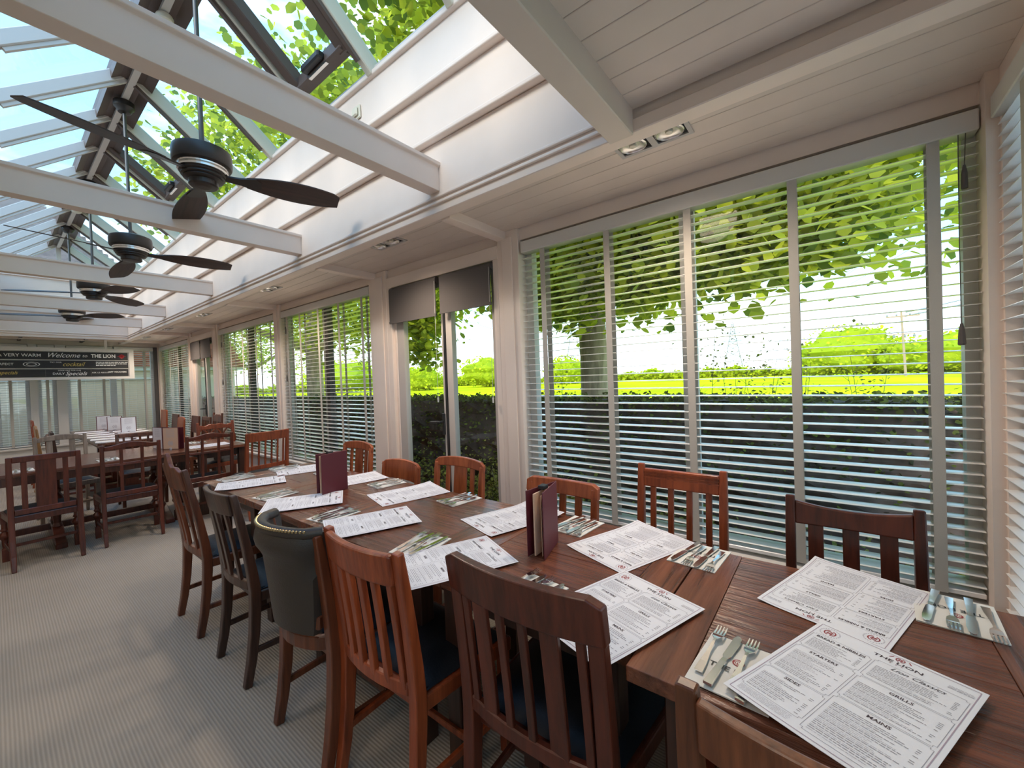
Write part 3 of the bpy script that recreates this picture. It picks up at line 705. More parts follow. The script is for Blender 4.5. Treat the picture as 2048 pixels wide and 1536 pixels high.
# second table, chairs with their backs to us
LG = 'chairs at the middle table'
put(chair(W=.43, H=.945, wood_=W_MAH, crest='flat', ch=.05, slats=[(-.55,.034),(.02,.12),(.55,.034)], rake=.03, bow=.0, legs='turned', postw=.036), .255, 5.56, 2, 'dark chair with broad centre splat at the left edge of the picture', LG)
put(chair(W=.44, H=.955, wood_=W_MAH, crest='hump', ch=.045, slats=even(2,.026,.34), midrail=.76, rake=.04, bow=.02, legs='turned', postw=.032), .83, 5.62, -2, 'dark lattice-back chair with six openings, left one of two', LG)
put(chair(W=.44, H=.955, wood_=W_MAH, crest='hump', ch=.045, slats=even(2,.026,.34), midrail=.76, rake=.04, bow=.02, legs='turned', postw=.032), 1.46, 5.62, 0, 'dark lattice-back chair with six openings, right one, beside the bright red chair', LG)
put(chair(W=.47, H=.95, wood_=W_RED, crest='curve', ch=.10, slats=even(6,.018,.72), rake=.05, bow=.02, postw=.034, low=.56), 1.88, 5.27, 6, 'bright red slat-back chair between the near table and the middle table', LG)
# gothic chair
def gothic():
    r_ = chair(W=.46, H=.93, wood_=W_RED, crest='wavy', ch=.055, slats=[], rake=.03, bow=0, postw=.038, postup=.045, low=.66)
    for c in (-.155, 0, .155):
        m = MB()
        for s in (-1, 1):
            pts = [(c+s*.085, -.23, .67), (c+s*.080, -.232, .76), (c+s*.045, -.235, .84), (c, -.238, .885)]
            m.sweep(pts, .016, .018, up=(0,1,0))
        m.obj('arch_tracery', W_RED, r_)
    return r_
put(gothic(), 1.98, 6.78, 180, 'red-brown chair with gothic arch tracery facing us across the middle table', LG)
put(chair(W=.44, H=.94, wood_=W_PALE, crest='yoke', ch=.05, slats=[(-.42,.05),(.42,.05)], rake=.03, bow=0, postup=.02, postw=.034), .51, 7.05, 184, 'weathered grey-beige chair facing us behind the left lattice-back chair', LG)
put(chair(W=.40, H=.905, wood_=W_BRN, crest='flat', ch=.05, slats=even(4,.022,.6), rake=.03, bow=0, postw=.034), 1.16, 7.02, 180, 'brown chair facing us, its top rail just showing above the lattice-back chair', LG)
# far table chairs
FT = 'chairs at the far long table'
a = put(chair(W=.42, H=.98, wood_=W_BRN, crest='flat', ch=.06, slats=even(5,.03,.7), rake=.03, bow=0), 2.0, 8.35, 90, 'brown slatted chair on the window side of the far table, second nearest', FT)
a = put(chair(W=.42, H=1.02, wood_=W_BRN, crest='wavy', ch=.10, slats=[(-.5,.03),(0,.11),(.5,.03)], rake=.03, bow=0, postup=.04), 2.0, 7.80, 90, 'tall carved chair with knobbed posts at the near right corner of the far table', FT)
b0 = put(chair(W=.42, H=.98, wood_=W_MAH, crest='flat', ch=.30, slats=[], rake=.03, bow=0), 2.0, 8.95, 90, 'dark panel-back chair, third along the window side of the far table', FT)
put(chair(W=.40, H=.93, wood_=W_ORG, crest='arch', ch=.20, slats=[], rake=.03, bow=0), 1.93, 9.55, 90, 'bright orange panel-back chair on the window side of the far table', FT)
c_ = dup(b0, (1.98,10.15,0), R(90), 'dark panel-back chair, last but one on the window side of the far table', FT)
put(chair(W=.42, H=1.05, wood_=W_ORG, crest='flat', ch=.36, slats=[], rake=.02, bow=0), 1.98, 10.95, 90, 'tall plain orange-brown chair at the far end of the far table', FT)
put(chair(W=.42, H=.98, wood_=W_TAN, crest='arch', ch=.30, slats=[], rake=.03, bow=0), .62, 9.2, -90, 'honey-tan chair on the left side of the far table, nearest us', FT)
put(chair(W=.42, H=1.05, wood_=W_RED, crest='flat', ch=.10, slats=even(4,.03,.6), rake=.03, bow=0), .62, 10.0, -90, 'tall red-brown chair behind the honey-tan chair', FT)
put(chair(W=.42, H=.93, wood_=W_DRK, crest='curve', ch=.10, slats=even(4,.03,.6), rake=.03, bow=.02), .74, 8.55, -92, 'dark chair with black seat at the near left corner of the far table', FT)
put(chair(W=.42, H=.93, wood_=W_MAH, crest='flat', ch=.07, slats=even(3,.03,.5), rake=.03, bow=0), .66, 7.98, -95, 'red-brown low chair seen through the weathered grey chair, beside the far table', FT)

# ------------------------------------------------------------------ tables
def tag_table(t, label): tag(t, label, 'table', 'square plank tables pushed together in the long near row')
def sq_table(x0, x1, y0, y1, label):
    t = empty('dining_table', ((x0+x1)/2, (y0+y1)/2, 0)); tag_table(t, label)
    hx, hy = (x1-x0)/2, (y1-y0)/2-.0004; bb = .125
    for s in (-1, 1):
        ya, yb_ = (hy-bb, hy) if s > 0 else (-hy, -hy+bb)
        MB().box(-hx, hx, ya, yb_, .722, .760).obj('end_board', T_X, t, bev=.0022, seg=2)
    n = 4; w = 2*hx/n
    for i in range(n):
        MB().box(-hx+i*w+.0006, -hx+(i+1)*w-.0006, -hy+bb+.0015, hy-bb-.0015, .724, .7593+random.uniform(-.0005,.0005)).obj('plank', T_Y, t, bev=.0012)
    ap = MB()
    for s in (-1, 1):
        ap.box(-hx+.07, hx-.07, s*(hy-.09)-.012, s*(hy-.09)+.012, .63, .722).box(s*(hx-.09)-.012, s*(hx-.09)+.012, -hy+.08, hy-.08, .63, .722)
    ap.obj('apron', W_DRK, t)
    for sx in (-1, 1):
        for sy in (-1, 1):
            MB().box(sx*(hx-.10)-.034, sx*(hx-.10)+.034, sy*(hy-.10)-.034, sy*(hy-.10)+.034, 0, .722).obj('leg', W_DRK, t, bev=.004)
    MB().box(-hx+.12, hx-.12, -.03, .03, .14, .19).obj('stretcher', W_DRK, t)
    return t
sq_table(.905, 1.69, -.425, .398, 'nearest dark plank table, under the large open menu in the foreground')
for i, (y0, l) in enumerate(((.402,'second plank table, under the nearer maroon menu stand'), (1.224,'third plank table from us, in the middle of the row'), (2.046,'fourth plank table, under the farther maroon menu stand'), (2.868,'last plank table of the row, nearest the bright red chair'))):
    sq_table(.948, 1.735, y0, y0+.82, l)
def trestle_table(x0, x1, y0, y1, label, cols, along='x'):
    t = empty('trestle_table', ((x0+x1)/2, (y0+y1)/2, 0), 0, label, 'table'); hx, hy = (x1-x0)/2, (y1-y0)/2
    n = 4
    if along == 'x':
        for i in range(n):
            MB().box(-hx, hx, -hy+i*2*hy/n+.0006, -hy+(i+1)*2*hy/n-.0006, .728, .760).obj('plank', T_X, t, bev=.0012)
    else:
        for i in range(n):
            MB().box(-hx+i*2*hx/n+.0006, -hx+(i+1)*2*hx/n-.0006, -hy, hy, .728, .760).obj('plank', T_Y, t, bev=.0012)
    MB().box(-hx+.08, hx-.08, -hy+.10, hy-.10, .64, .728).obj('apron', W_BRN, t)
    for c in cols:
        if along == 'x':
            xc = c-(x0+x1)/2
            p = [(-hy+.02,0),(-hy+.02,.05),(-hy+.10,.07),(-.12,.16),(.12,.16),(hy-.10,.07),(hy-.02,.05),(hy-.02,0),(hy-.12,.02),(-hy+.12,.02)]
            MB().prism(p, xc-.04, xc+.04, 'x').obj('foot', W_MAH, t, bev=.006)
            for yy in (-.14, .14):
                MB().lathe(turned(.14, .66, .032), xc, yy, 16).obj('column', W_MAH, t, smooth=False)
        else:
            yc = c-(y0+y1)/2
            MB().box(-.10, .10, yc-.05, yc+.05, .05, .66).obj('column', W_MAH, t)
            MB().box(-hx+.05, hx-.05, yc-.045, yc+.045, 0, .08).obj('foot', W_MAH, t, bev=.01)
    if len(cols) > 1 and along == 'x':
        MB().box(cols[0]-(x0+x1)/2, cols[-1]-(x0+x1)/2, -.02, .02, .10, .16).obj('stretcher', W_MAH, t)
    return t
trestle_table(-.75, 1.42, 5.69, 6.72, 'long mahogany trestle table with turned columns in the middle of the room', (-.3,.36,1.16))
t2 = empty('dining_table', (1.68, 6.2, 0), 0, 'small dark table butted against the window end of the trestle table', 'table')
for i in range(4): MB().box(-.25, .25, -.51+i*.255+.0006, -.51+(i+1)*.255-.0006, .728, .759).obj('plank', T_X, t2, bev=.0012)
for sx in (-1,1):
    for sy in (-1,1): MB().box(sx*.20-.035, sx*.20+.035, sy*.44-.035, sy*.44+.035, 0, .728).obj('leg', W_DRK, t2)
MB().box(-.2, .2, -.44, .44, .64, .728).obj('apron', W_DRK, t2)
trestle_table(.86, 1.66, 7.82, 9.6, 'near half of the far long table covered in menus', (8.5,9.2), 'y')
trestle_table(.86, 1.66, 9.61, 11.0, 'far half of the far long table below the sign', (10.0,10.6), 'y')

# ------------------------------------------------------------------ lettering helper
_tc = {}
def text_geo(s, bold=0.0):
    if (s, bold) in _tc: return _tc[(s, bold)]
    cu = bpy.data.curves.new('t', 'FONT'); cu.body = s; cu.align_x = 'CENTER'; cu.align_y = 'CENTER'; cu.resolution_u = 2; cu.offset = bold
    ob = bpy.data.objects.new('t', cu); COL.objects.link(ob)
    me = bpy.data.meshes.new_from_object(ob)
    v = [tuple(q.co) for q in me.vertices]; f = [tuple(p.vertices) for p in me.polygons]
    bpy.data.objects.remove(ob); bpy.data.curves.remove(cu); bpy.data.meshes.remove(me)
    _tc[(s, bold)] = (v, f); return v, f
def put_text(m, s, cx, cy, size, mi=0, width=None, rot=0, shear=0, bold=0, place=None):
    v, f = text_geo(s, bold)
    if not v: return
    w = max(a[0] for a in v)-min(a[0] for a in v); sx = size if width is None else width/w
    out = []
    for a in v:
        x, y = a[0]*sx+shear*a[1]*size, a[1]*size
        x, y = x*math.cos(rot)-y*math.sin(rot)+cx, x*math.sin(rot)+y*math.cos(rot)+cy
        out.append(place(x, y))
    m.add(out, f, mi)
def line_text(m, x0, x1, y, h, mi, place, rr, words=True):
    x = x0
    while x < x1-.002:
        w = rr.uniform(.004, .013); xe = min(x+w, x1)
        m.add([place(x,y), place(xe,y), place(xe,y+h), place(x,y+h)], [(0,1,2,3)], mi); x = xe+.0016
def frame_line(m, pts, t, mi, place):
    for (xa, ya), (xb, yb) in zip(pts[:-1], pts[1:]):
        n = max(1, int(math.hypot(xb-xa, yb-ya)/.02)); dx, dy = xb-xa, yb-ya; L = math.hypot(dx, dy); nx, ny = -dy/L*t/2, dx/L*t/2
        for i in range(n):
            a, b = i/n, (i+1)/n
            m.add([place(xa+dx*a-nx, ya+dy*a-ny), place(xa+dx*b-nx, ya+dy*b-ny), place(xa+dx*b+nx, ya+dy*b+ny), place(xa+dx*a+nx, ya+dy*a+ny)], [(0,1,2,3)], mi)
def emblem(m, cx, cy, r_, mi, place):
    """small heraldic red badge: ring, shield and ribbon strokes"""
    n = 14
    for k_ in range(n):
        a, b = 2*PI*k_/n, 2*PI*(k_+1)/n
        if k_ % 7 == 3: continue
        m.add([place(cx+q*r_*math.cos(t), cy+q*r_*math.sin(t)) for q, t in ((.78,a),(1,a),(1,b),(.78,b))], [(0,1,2,3)], mi)
    for (ax, ay, bx, by) in ((-.45,.35,.1,.5),(.1,.5,.5,.1),(-.5,.0,-.1,-.1),(-.1,-.1,.3,-.5),(-.45,-.5,-.15,-.2),(.05,.15,.45,-.3)):
        frame_line(m, [(cx+ax*r_, cy+ay*r_), (cx+bx*r_, cy+by*r_)], r_*.22, mi, place)

MW, MH = .297, .420
def warp(kind):
    def z(x, y):
        if kind == 0: return .0010+.0035*((x/.15)**2)*max(0, -y/.21)**2
        if kind == 1: return .001+.011*max(0, (-y-.05)/.16)**2*(.6+.4*x/.15)+.004*max(0,(x-.08)/.07)**2
        return .001+.016*max(0, (-y-.09)/.12)**2+.005*max(0,(-x-.08)/.07)**2
    return z
def menu_meshes(kind, seed):
    z = warp(kind); rr = random.Random(seed)
    pm = MB().grid(lambda u, v: ((u-.5)*MW, (v-.5)*MH, z((u-.5)*MW, (v-.5)*MH)), 12, 16)
    b = len(pm.v); pb = MB().grid(lambda u, v: ((u-.5)*MW, (v-.5)*MH, z((u-.5)*MW, (v-.5)*MH)-.0006), 12, 16)
    pm.v += pb.v; pm.f += [tuple(i+b for i in f[::-1]) for f in pb.f]; pm.m += pb.m
    paper = pm.mesh('sheet', PAPER, smooth=True)
    P = lambda x, y: (x, y, z(x, y)+.0005)
    m = MB()      # 0 ink, 1 pale, 2 red, 3 mauve
    hx, hy = MW/2-.009, MH/2-.009
    frame_line(m, [(-hx,-hy),(hx,-hy),(hx,hy),(-hx,hy),(-hx,-hy)], .0016, 3, P)
    # badge top left, corner code omitted, captions top right
    emblem(m, -.112, .173, .013, 2, P)
    n = 22
    for k_ in range(n):
        a, c = 2*PI*k_/n, 2*PI*(k_+.55)/n
        m.add([P(-.112+q*math.cos(t), .173+q*math.sin(t)) for q, t in ((.0185,a),(.0215,a),(.0215,c),(.0185,c))], [(0,1,2,3)], 1)
    emblem(m, .018, .190, .0085, 2, P)
    for dx in (-.012,.012): frame_line(m, [(.018+dx*1.1,.196),(.018+dx*1.6,.188)], .0022, 2, P)
    put_text(m, 'THE LION', .018, .173, .0145, 4, bold=.02, place=P, width=.085)
    for k_ in range(3): m.add([P(.008+k_*.010-.0012,.163), P(.008+k_*.010+.0012,.163), P(.008+k_*.010+.0012,.165), P(.008+k_*.010-.0012,.165)], [(0,1,2,3)], 2)
    for k_ in range(3): line_text(m, .098, .136, .178-.0042*k_, .0018, 0 if k_ == 2 else 1, P, rr)
    def block(x0, x1, y1, y0, title, script=False):
        c = .005
        frame_line(m, [(x0+c,y0),(x1-c,y0),(x1-c,y0+c),(x1,y0+c),(x1,y1-c),(x1-c,y1-c),(x1-c,y1),(x0+c,y1),(x0+c,y1-c),(x0,y1-c),(x0,y0+c),(x0+c,y0+c),(x0+c,y0)], .0008, 0, P)
        put_text(m, title, (x0+x1)/2, y1-.0105, .0125 if not script else .0165, 4, bold=.022 if not script else .005, place=P, shear=.35 if script else 0)
        y = y1-.026
        while y > y0+.007:
            big = rr.random() < .45
            line_text(m, x0+.008, x1-rr.uniform(.02,.05) if big else x1-rr.uniform(.03,.07), y, .0019 if big else .0013, 0 if big else 1, P, rr)
            if big: line_text(m, x1-.016, x1-.009, y, .0019, 0, P, rr)
            y -= .0056 if big else .0046
    block(-.135, -.018, .148, .070, 'BREAD & NIBBLES')
    block(-.135, -.018, .066, -.065, 'STARTERS')
    block(-.135, -.018, -.069, -.170, 'SIDES')
    block(-.013, .135, .152, .066, 'Lion Classics', True)
    block(-.013, .135, .062, -.040, 'GRILLS')
    block(-.013, .135, -.044, -.188, 'MAINS')
    for k_ in range(5): line_text(m, -.130, -.03, -.176-.0038*k_, .0012, 1, P, rr)
    return paper, m.mesh('print', [INK, INKL, INKR, INKP, INKD])
MM = [menu_meshes(i, 40+i) for i in range(3)]
def menu(x, y, rot, kind, label, z=.7602, tilt=0, group='large paper menus laid at the near table'):
    r_ = empty('menu', (x,y,z), R(rot), label, 'menu', group)
    if tilt: r_.rotation_euler = (0, R(tilt), R(rot))
    inst('sheet', MM[kind][0], r_); inst('print', MM[kind][1], r_)
    return r_
menu(1.085, -.022, 247.5, 0, 'largest menu, lower right in the foreground, red lettering readable', z=.7738)
menu(1.545, -.018, 72, 1, 'menu lying upside down in front of the rightmost window-side chair', z=.7612)
menu(1.088, .505, 251.5, 0, 'menu right of the foreground mahogany chair, beside the nearest cutlery', z=.7672)
menu(1.565, .648, 70, 1, 'upside-down menu in front of the chair with the beaded top rail', z=.7612)
menu(1.055, 1.149, 245.5, 0, 'menu seen between the two nearest slat-back chairs', z=.7672)
menu(1.135, 1.80, 247, 0, 'menu behind the red oak chair with six slats', z=.7672)
menu(1.115, 2.46, 240, 0, 'menu overhanging the table edge behind the leather-backed chair', z=.7672)
menu(1.135, 3.30, 250, 1, 'farthest menu on the carpet side, curling over the table corner', z=.7612)
menu(1.560, 1.25, 72, 2, 'menu with curled edge left of the nearer maroon stand', z=.7612)
menu(1.560, 2.06, 74, 1, 'menu with curled corner in front of the arched splat chair', z=.7612)
menu(1.580, 2.72, 76, 0, 'menu just right of the farther maroon stand', z=.7612)
menu(1.575, 3.42, 72, 1, 'menu left of the farther maroon stand, at the end of the table', z=.7612)

# ------------------------------------------------------------------ cutlery and napkins
def fork_mesh():
    m = MB(); zf = lambda x: .003+.010*max(0,1-((x-.035)/.05)**2)*(1 if x > -.02 else 0)+.004*max(0,(x-.085)/.02)
    # handle along -x to +x (tines at +x)
    pts = [(-.10,0,.003),(-.06,0,.0035),(-.02,0,.006),(.02,0,.010),(.035,0,.010)]
    m.sweep(pts, [.018,.015,.008,.006,.007], [.0028,.003,.003,.003,.0025])
    m.sweep([(.033,0,.010),(.045,0,.009),(.058,0,.006),(.062,0,.006)], [.008,.022,.025,.025], .002)
    for k_ in range(4):
        y = -.0108+.0072*k_
        m.sweep([(.060,y,.006),(.08,y,.0045),(.100,y,.007)], [.0042,.0036,.0022], .002)
    return m.mesh('fork', STEEL)
def knife_mesh():
    m = MB()
    m.sweep([(-.11,0,.004),(-.06,0,.004),(-.015,0,.004),(.0,0,.004)], [.018,.015,.012,.010], [.006,.006,.005,.003])
    m.prism([(0,-.005),(.012,-.009),(.07,-.010),(.098,-.007),(.107,.001),(.104,.007),(.09,.010),(.01,.009),(0,.005)], .003, .0045, 'z')
    return m.mesh('knife', STEEL)
def napkin_meshes():
    m = MB()
    for k_ in range(3): m.grid(lambda u, v, k_=k_: (-.105+.21*u, -.082+.164*v, .0006+.0013*k_+.0012*math.sin(7*u+3*v+k_)), 6, 6)
    m.box(-.105, .105, -.082, .082, 0, .0008)
    t = MB(); P = lambda x, y: (x, y, .0052)
    put_text(t, 'THE LION', 0, -.020, .024, 0, rot=R(-90), bold=.01, place=lambda x, y: P(x-.018, y+.02))
    t.add([(.018+.013*math.cos(a), .013*math.sin(a), .0050) for a in np.linspace(0, 2*PI, 16)[:-1]], [tuple(range(15))], 2)
    emblem(t, .018, 0, .0095, 1, P)
    return m.mesh('napkin', NAPK, smooth=True), t.mesh('print', [BLK, NAPK, INKR])
NM, NT = napkin_meshes(); FM = fork_mesh(); KM = knife_mesh()
def place(x, y, rot, where, detail=True, z=.7602):
    n_ = empty('napkin', (x,y,z), R(rot), 'folded white paper napkin '+where, 'napkin', 'paper napkins under the cutlery')
    inst('sheet', NM, n_); inst('print', NT, n_)
    c, s = math.cos(R(rot)), math.sin(R(rot))
    for nm, me, dy, dr, dx, w in (('fork',FM,.062,0,.03,'outermost'),('knife',KM,.026,-4,.01,'second'),('fork',FM,-.010,-2,.02,'third'),('knife',KM,-.048,-9,.0,'fourth')):
        o = inst(nm, me, None, (x+c*dx-s*dy, y+s*dx+c*dy, z+.0062), (0,0,R(rot+dr)))
        o.rotation_mode = 'XYZ'
        tag(o, '%s steel %s on napkin %s' % (w, nm, where), nm, 'steel cutlery laid on the napkins')
near_set = [(1.035,.185,-4,'in the foreground beside the largest menu'), (1.035,.775,-6,'hidden behind the foreground chair back'), (1.09,1.37,12,'between the menus left of the foreground chair'),
            (1.09,2.075,6,'near the table edge behind the tub chair'), (1.09,2.79,8,'second from the far end, carpet side'), (1.13,3.60,4,'at the far table end, carpet side')]
far_set = [(1.605,-.255,176,'at the right edge by the rightmost chair'), (1.605,.40,176,'between the two foremost upside-down menus'), (1.635,.93,176,'behind the nearer maroon stand'),
           (1.64,1.70,172,'in front of the arched splat chair'), (1.64,2.40,172,'in front of the low plain orange chair'), (1.62,3.10,176,'behind the farther maroon stand'), (1.50,3.62,176,'at the far table end, window side')]
for x, y, r_, w in near_set: place(x, y, r_, w)
for x, y, r_, w in far_set: place(x, y, r_, w)
place(.72, 5.86, 92, 'on the middle table behind the left lattice chair', z=.7602)
place(.14, 5.86, 92, 'on the middle table behind the splat-back chair', z=.7602)
place(1.62, 6.50, -90, 'on the small table in front of the gothic chair', z=.7595)

# ------------------------------------------------------------------ standing menu holders
def holder(x, y, rot, label, ang=22):
    r_ = empty('menu_stand', (x,y,.7602), R(rot), label, 'menu stand')
    L, Hh, t = .19, .255, .004
    for s in (-1, 1):
        M = Matrix.Translation((L/2,0,0)) @ Matrix.Rotation(R(s*ang/2), 4, 'Z')
        MB().box(-L, 0, -t/2, t/2, 0, Hh, M=M).obj('cover', MAROON, r_, bev=.0015)
    M = Matrix.Translation((L/2,0,0))
    MB().box(-L*.93, -.004, -.003, .003, .006, Hh-.012, M=M @ Matrix.Rotation(R(-ang*.12), 4, 'Z')).obj('menu_card', CREAMP, r_)
    MB().box(-L*.90, -.004, -.001, .001, .006, Hh-.018, M=M @ Matrix.Rotation(R(ang*.30), 4, 'Z')).obj('menu_card', CREAMP, r_)
    MB().box(-.035, .0, -.014, .014, Hh-.006, Hh+.010, M=Matrix.Translation((0,0,0))).obj('clip', BLK, r_, bev=.002)
    lines = MB(); rr = random.Random(3)
    PP = lambda a, b: tuple(M @ Matrix.Rotation(R(-ang*.12), 4, 'Z') @ Vector((-L*.93+.005+b, -.0036, .02+a)))
    for k_ in range(14): line_text(lines, .03, .03+rr.uniform(.08,.16), .008+.0035*k_*1.6, .0016, 0, PP, rr)
    lines.obj('print', INKL, r_)
    return r_
holder(1.345, .905, 5, 'nearer open maroon menu stand with cream card inside')
holder(1.335, 2.53, -2, 'farther maroon menu stand on the near row of tables')
# stands with white cards on the far tables
def card_stand(x, y, rot, label, back=MAROON, card=None):
    r_ = empty('menu_stand', (x,y,.7602), R(rot), label, 'menu stand', 'maroon stands with white cards on the far tables')
    MB().box(-.10, .10, -.004, .0, 0, .255).obj('cover', back, r_)
    MB().box(-.09, .09, .0, .002, .004, .25).obj('card', card or PAPER, r_)
    MB().box(-.10, .10, -.07, -.066, 0, .25).obj('cover', back, r_)
    t = MB(); rr = random.Random(5); P = lambda a, b: (-a, .0026, b)
    for k_ in range(9): line_text(t, -.05, .05, .23-.011*k_, .003, 0, P, rr)
    emblem(t, 0, .07, .03, 0, P); t.lathe([(.012,.0),(.014,.02)], .0, .004, 10)
    t.obj('print', INKL, r_)
    return r_
card_stand(1.44, 9.55, 172, 'front standing white menu card on the far table')
card_stand(1.36, 10.25, 172, 'middle standing white menu card on the far table')
card_stand(1.28, 10.75, 172, 'rearmost standing white menu card on the far table, leftmost')
card_stand(1.275, 6.10, 125, 'maroon-edged stand with a tan card on the middle table', card=CREAMP)
card_stand(1.20, 6.32, 105, 'blue-white menu card standing left of the open stand on the middle table')
fm = []
for i in range(6):
    y = 8.06+i*.47
    for x, r_, s in ((1.08, 262, 'carpet'), (1.46, 82, 'window')):
        if abs(x-1.44) < .1 and y > 11: continue
        menu(x, y, r_, 0, '%s menu from our end on the %s side of the far table' % (('first','second','third','fourth','fifth','sixth')[i], 'carpet' if x < 1.3 else 'window'), z=.7602, group='menus laid on the far table')
for i in range(5):
    for x, s in ((.98,'carpet'), (1.62,'window')):
        y = 8.13+i*.45
        n_ = empty('napkin', (x,y+.0,.7602), R(0), 'napkin %s along the %s side of the far table' % (('nearest','second','third','fourth','fifth')[i], s), 'napkin', 'paper napkins on the far table'); inst('sheet', NM, n_)
menu(1.62, 6.02, 90, 0, 'menu lying on the small table at the window end of the middle table', z=.7592, group='menus on the middle table')

# ------------------------------------------------------------------ hanging sign board
sg = empty('menu_board', (0,0,0), 0, 'wide black hanging board with three rows of white and gold lettering in a white frame', 'sign')
SX0, SX1, SY = -1.2, 1.82, 11.22
MB().box(SX0, SX1, SY, SY+.05, 2.245, 2.315).box(SX0, SX1, SY, SY+.05, 1.72, 1.765).box(SX1-.075, SX1, SY, SY+.05, 1.765, 2.245).box(SX0, SX0+.07, SY, SY+.05, 1.765, 2.245).obj('frame', PAINTG, sg)
MB().box(SX0+.05, SX1-.05, SY+.02, SY+.03, 1.74, 2.26).obj('back_panel', PAINTG, sg)
for k_ in range(2):
    for x in (.3, 1.3): pass
for x in (-.88, 1.42): MB().box(x-.02, x+.02, SY+.01, SY+.04, 2.315, ZC).obj('hanger', PAINTG, sg)
rows = [(2.095, 2.235), (1.935, 2.075), (1.775, 1.915)]
rr = random.Random(9)
for i, (z0, z1) in enumerate(rows):
    p = MB().box(SX0+.08, SX1-.09, SY+.004, SY+.02, z0, z1).obj('panel', CHALK, sg)
    t = MB(); P = lambda x, y: (x, SY+.0025, y); zc = (z0+z1)/2
    if i == 0:
        put_text(t, 'A VERY WARM', .33, zc, .075, 0, bold=.01, place=P); put_text(t, 'Welcome', .86, zc+.005, .125, 0, shear=.4, place=P, width=.42)
        put_text(t, 'to', 1.13, zc, .08, 0, shear=.3, place=P); put_text(t, 'THE LION', 1.38, zc, .095, 0, bold=.03, place=P, width=.34)
        emblem(t, 1.64, zc, .038, 2, P); frame_line(t, [(1.58,zc),(1.60,zc)], .008, 2, P); frame_line(t, [(1.68,zc),(1.70,zc)], .008, 2, P)
        t.add([P(1.60,zc+.02), P(1.64,zc+.045), P(1.68,zc+.02), P(1.64,zc-.05)], [(0,1,2,3)], 2)
    elif i == 1:
        put_text(t, 'PERFECT', .15, zc, .055, 0, place=P)
        for q, r2 in ((0,.10),(0,.062)):
            n = 24
            for k_ in range(n):
                a, b = 2*PI*k_/n, 2*PI*(k_+1)/n
                t.add([P(.46+w_*math.cos(th), zc+w_*.42*math.sin(th)) for w_, th in ((r2,a),(r2-.010,a),(r2-.010,b),(r2,b))], [(0,1,2,3)], 0)
        put_text(t, 'cocktail', .98, zc, .11, 1, shear=.35, place=P, width=.27); put_text(t, 'TRY OUR', .75, zc+.035, .035, 0, place=P)
        for k_, (a, b) in enumerate(((1.27,1.70),(1.27,1.68),(1.27,1.55))):
            x = a
            while x < b: w_ = rr.uniform(.02,.06); t.add([P(x,zc+.035-.03*k_), P(x+w_,zc+.035-.03*k_), P(x+w_,zc+.049-.03*k_), P(x,zc+.049-.03*k_)], [(0,1,2,3)], 0); x += w_+.008
    else:
        put_text(t, 'specials', .20, zc+.01, .09, 1, shear=.35, place=P, width=.20)
        put_text(t, 'DAILY', .78, zc-.015, .055, 0, place=P); put_text(t, 'Specials', 1.01, zc-.015, .10, 0, shear=.4, place=P, width=.27)
        put_text(t, 'LOOK OUT FOR OUR', .92, zc+.045, .03, 0, place=P)
        put_text(t, 'ASK US ABOUT', 1.33, zc, .035, 0, place=P); put_text(t, 'GIFT VOUCHERS', 1.57, zc+.01, .045, 0, bold=.01, place=P, width=.26)
        frame_line(t, [(1.20,zc-.06),(1.20,zc+.06)], .006, 3, P); frame_line(t, [(.62,zc-.06),(.62,zc+.06)], .006, 3, P)
    t.obj('print', [WHITEI, GOLDI, REDI, CHAR[0]], p)

# ------------------------------------------------------------------ outdoors: ground
GRASS = mat('meadow_grass', (.66,.68,.012), .95, spec=0, noise=(.05,.35,(1,1,1)))
SOIL = mat('bark_mulch', (.10,.055,.03), .95, noise=(14,.6,(1,1,1)), bump=(30,.8,(1,1,1)))
gr = struct(MB().box(4.6, 420, -300, 400, -.55, -.30).obj('ground', GRASS)); 
so = struct(MB().box(XW+.15, 4.6, -14, 40, -.40, -.15).obj('ground', SOIL))
struct(MB().box(XW+.15, 2.75, -14, 14, -.15, -.06).obj('ground', mat('path_concrete', (.30,.25,.21), .9, noise=(6,.3,(1,1,1)))))
struct(MB().box(-12, XW+.15, YF+.12, 40, -.40, -.10).obj('ground', mat('yard_tarmac', (.22,.20,.18), .9)))
struct(MB().box(-12, XW+.15, -20, YE-.12, -.40, -.10).obj('ground', mat('terrace_paving', (.30,.28,.25), .9)))

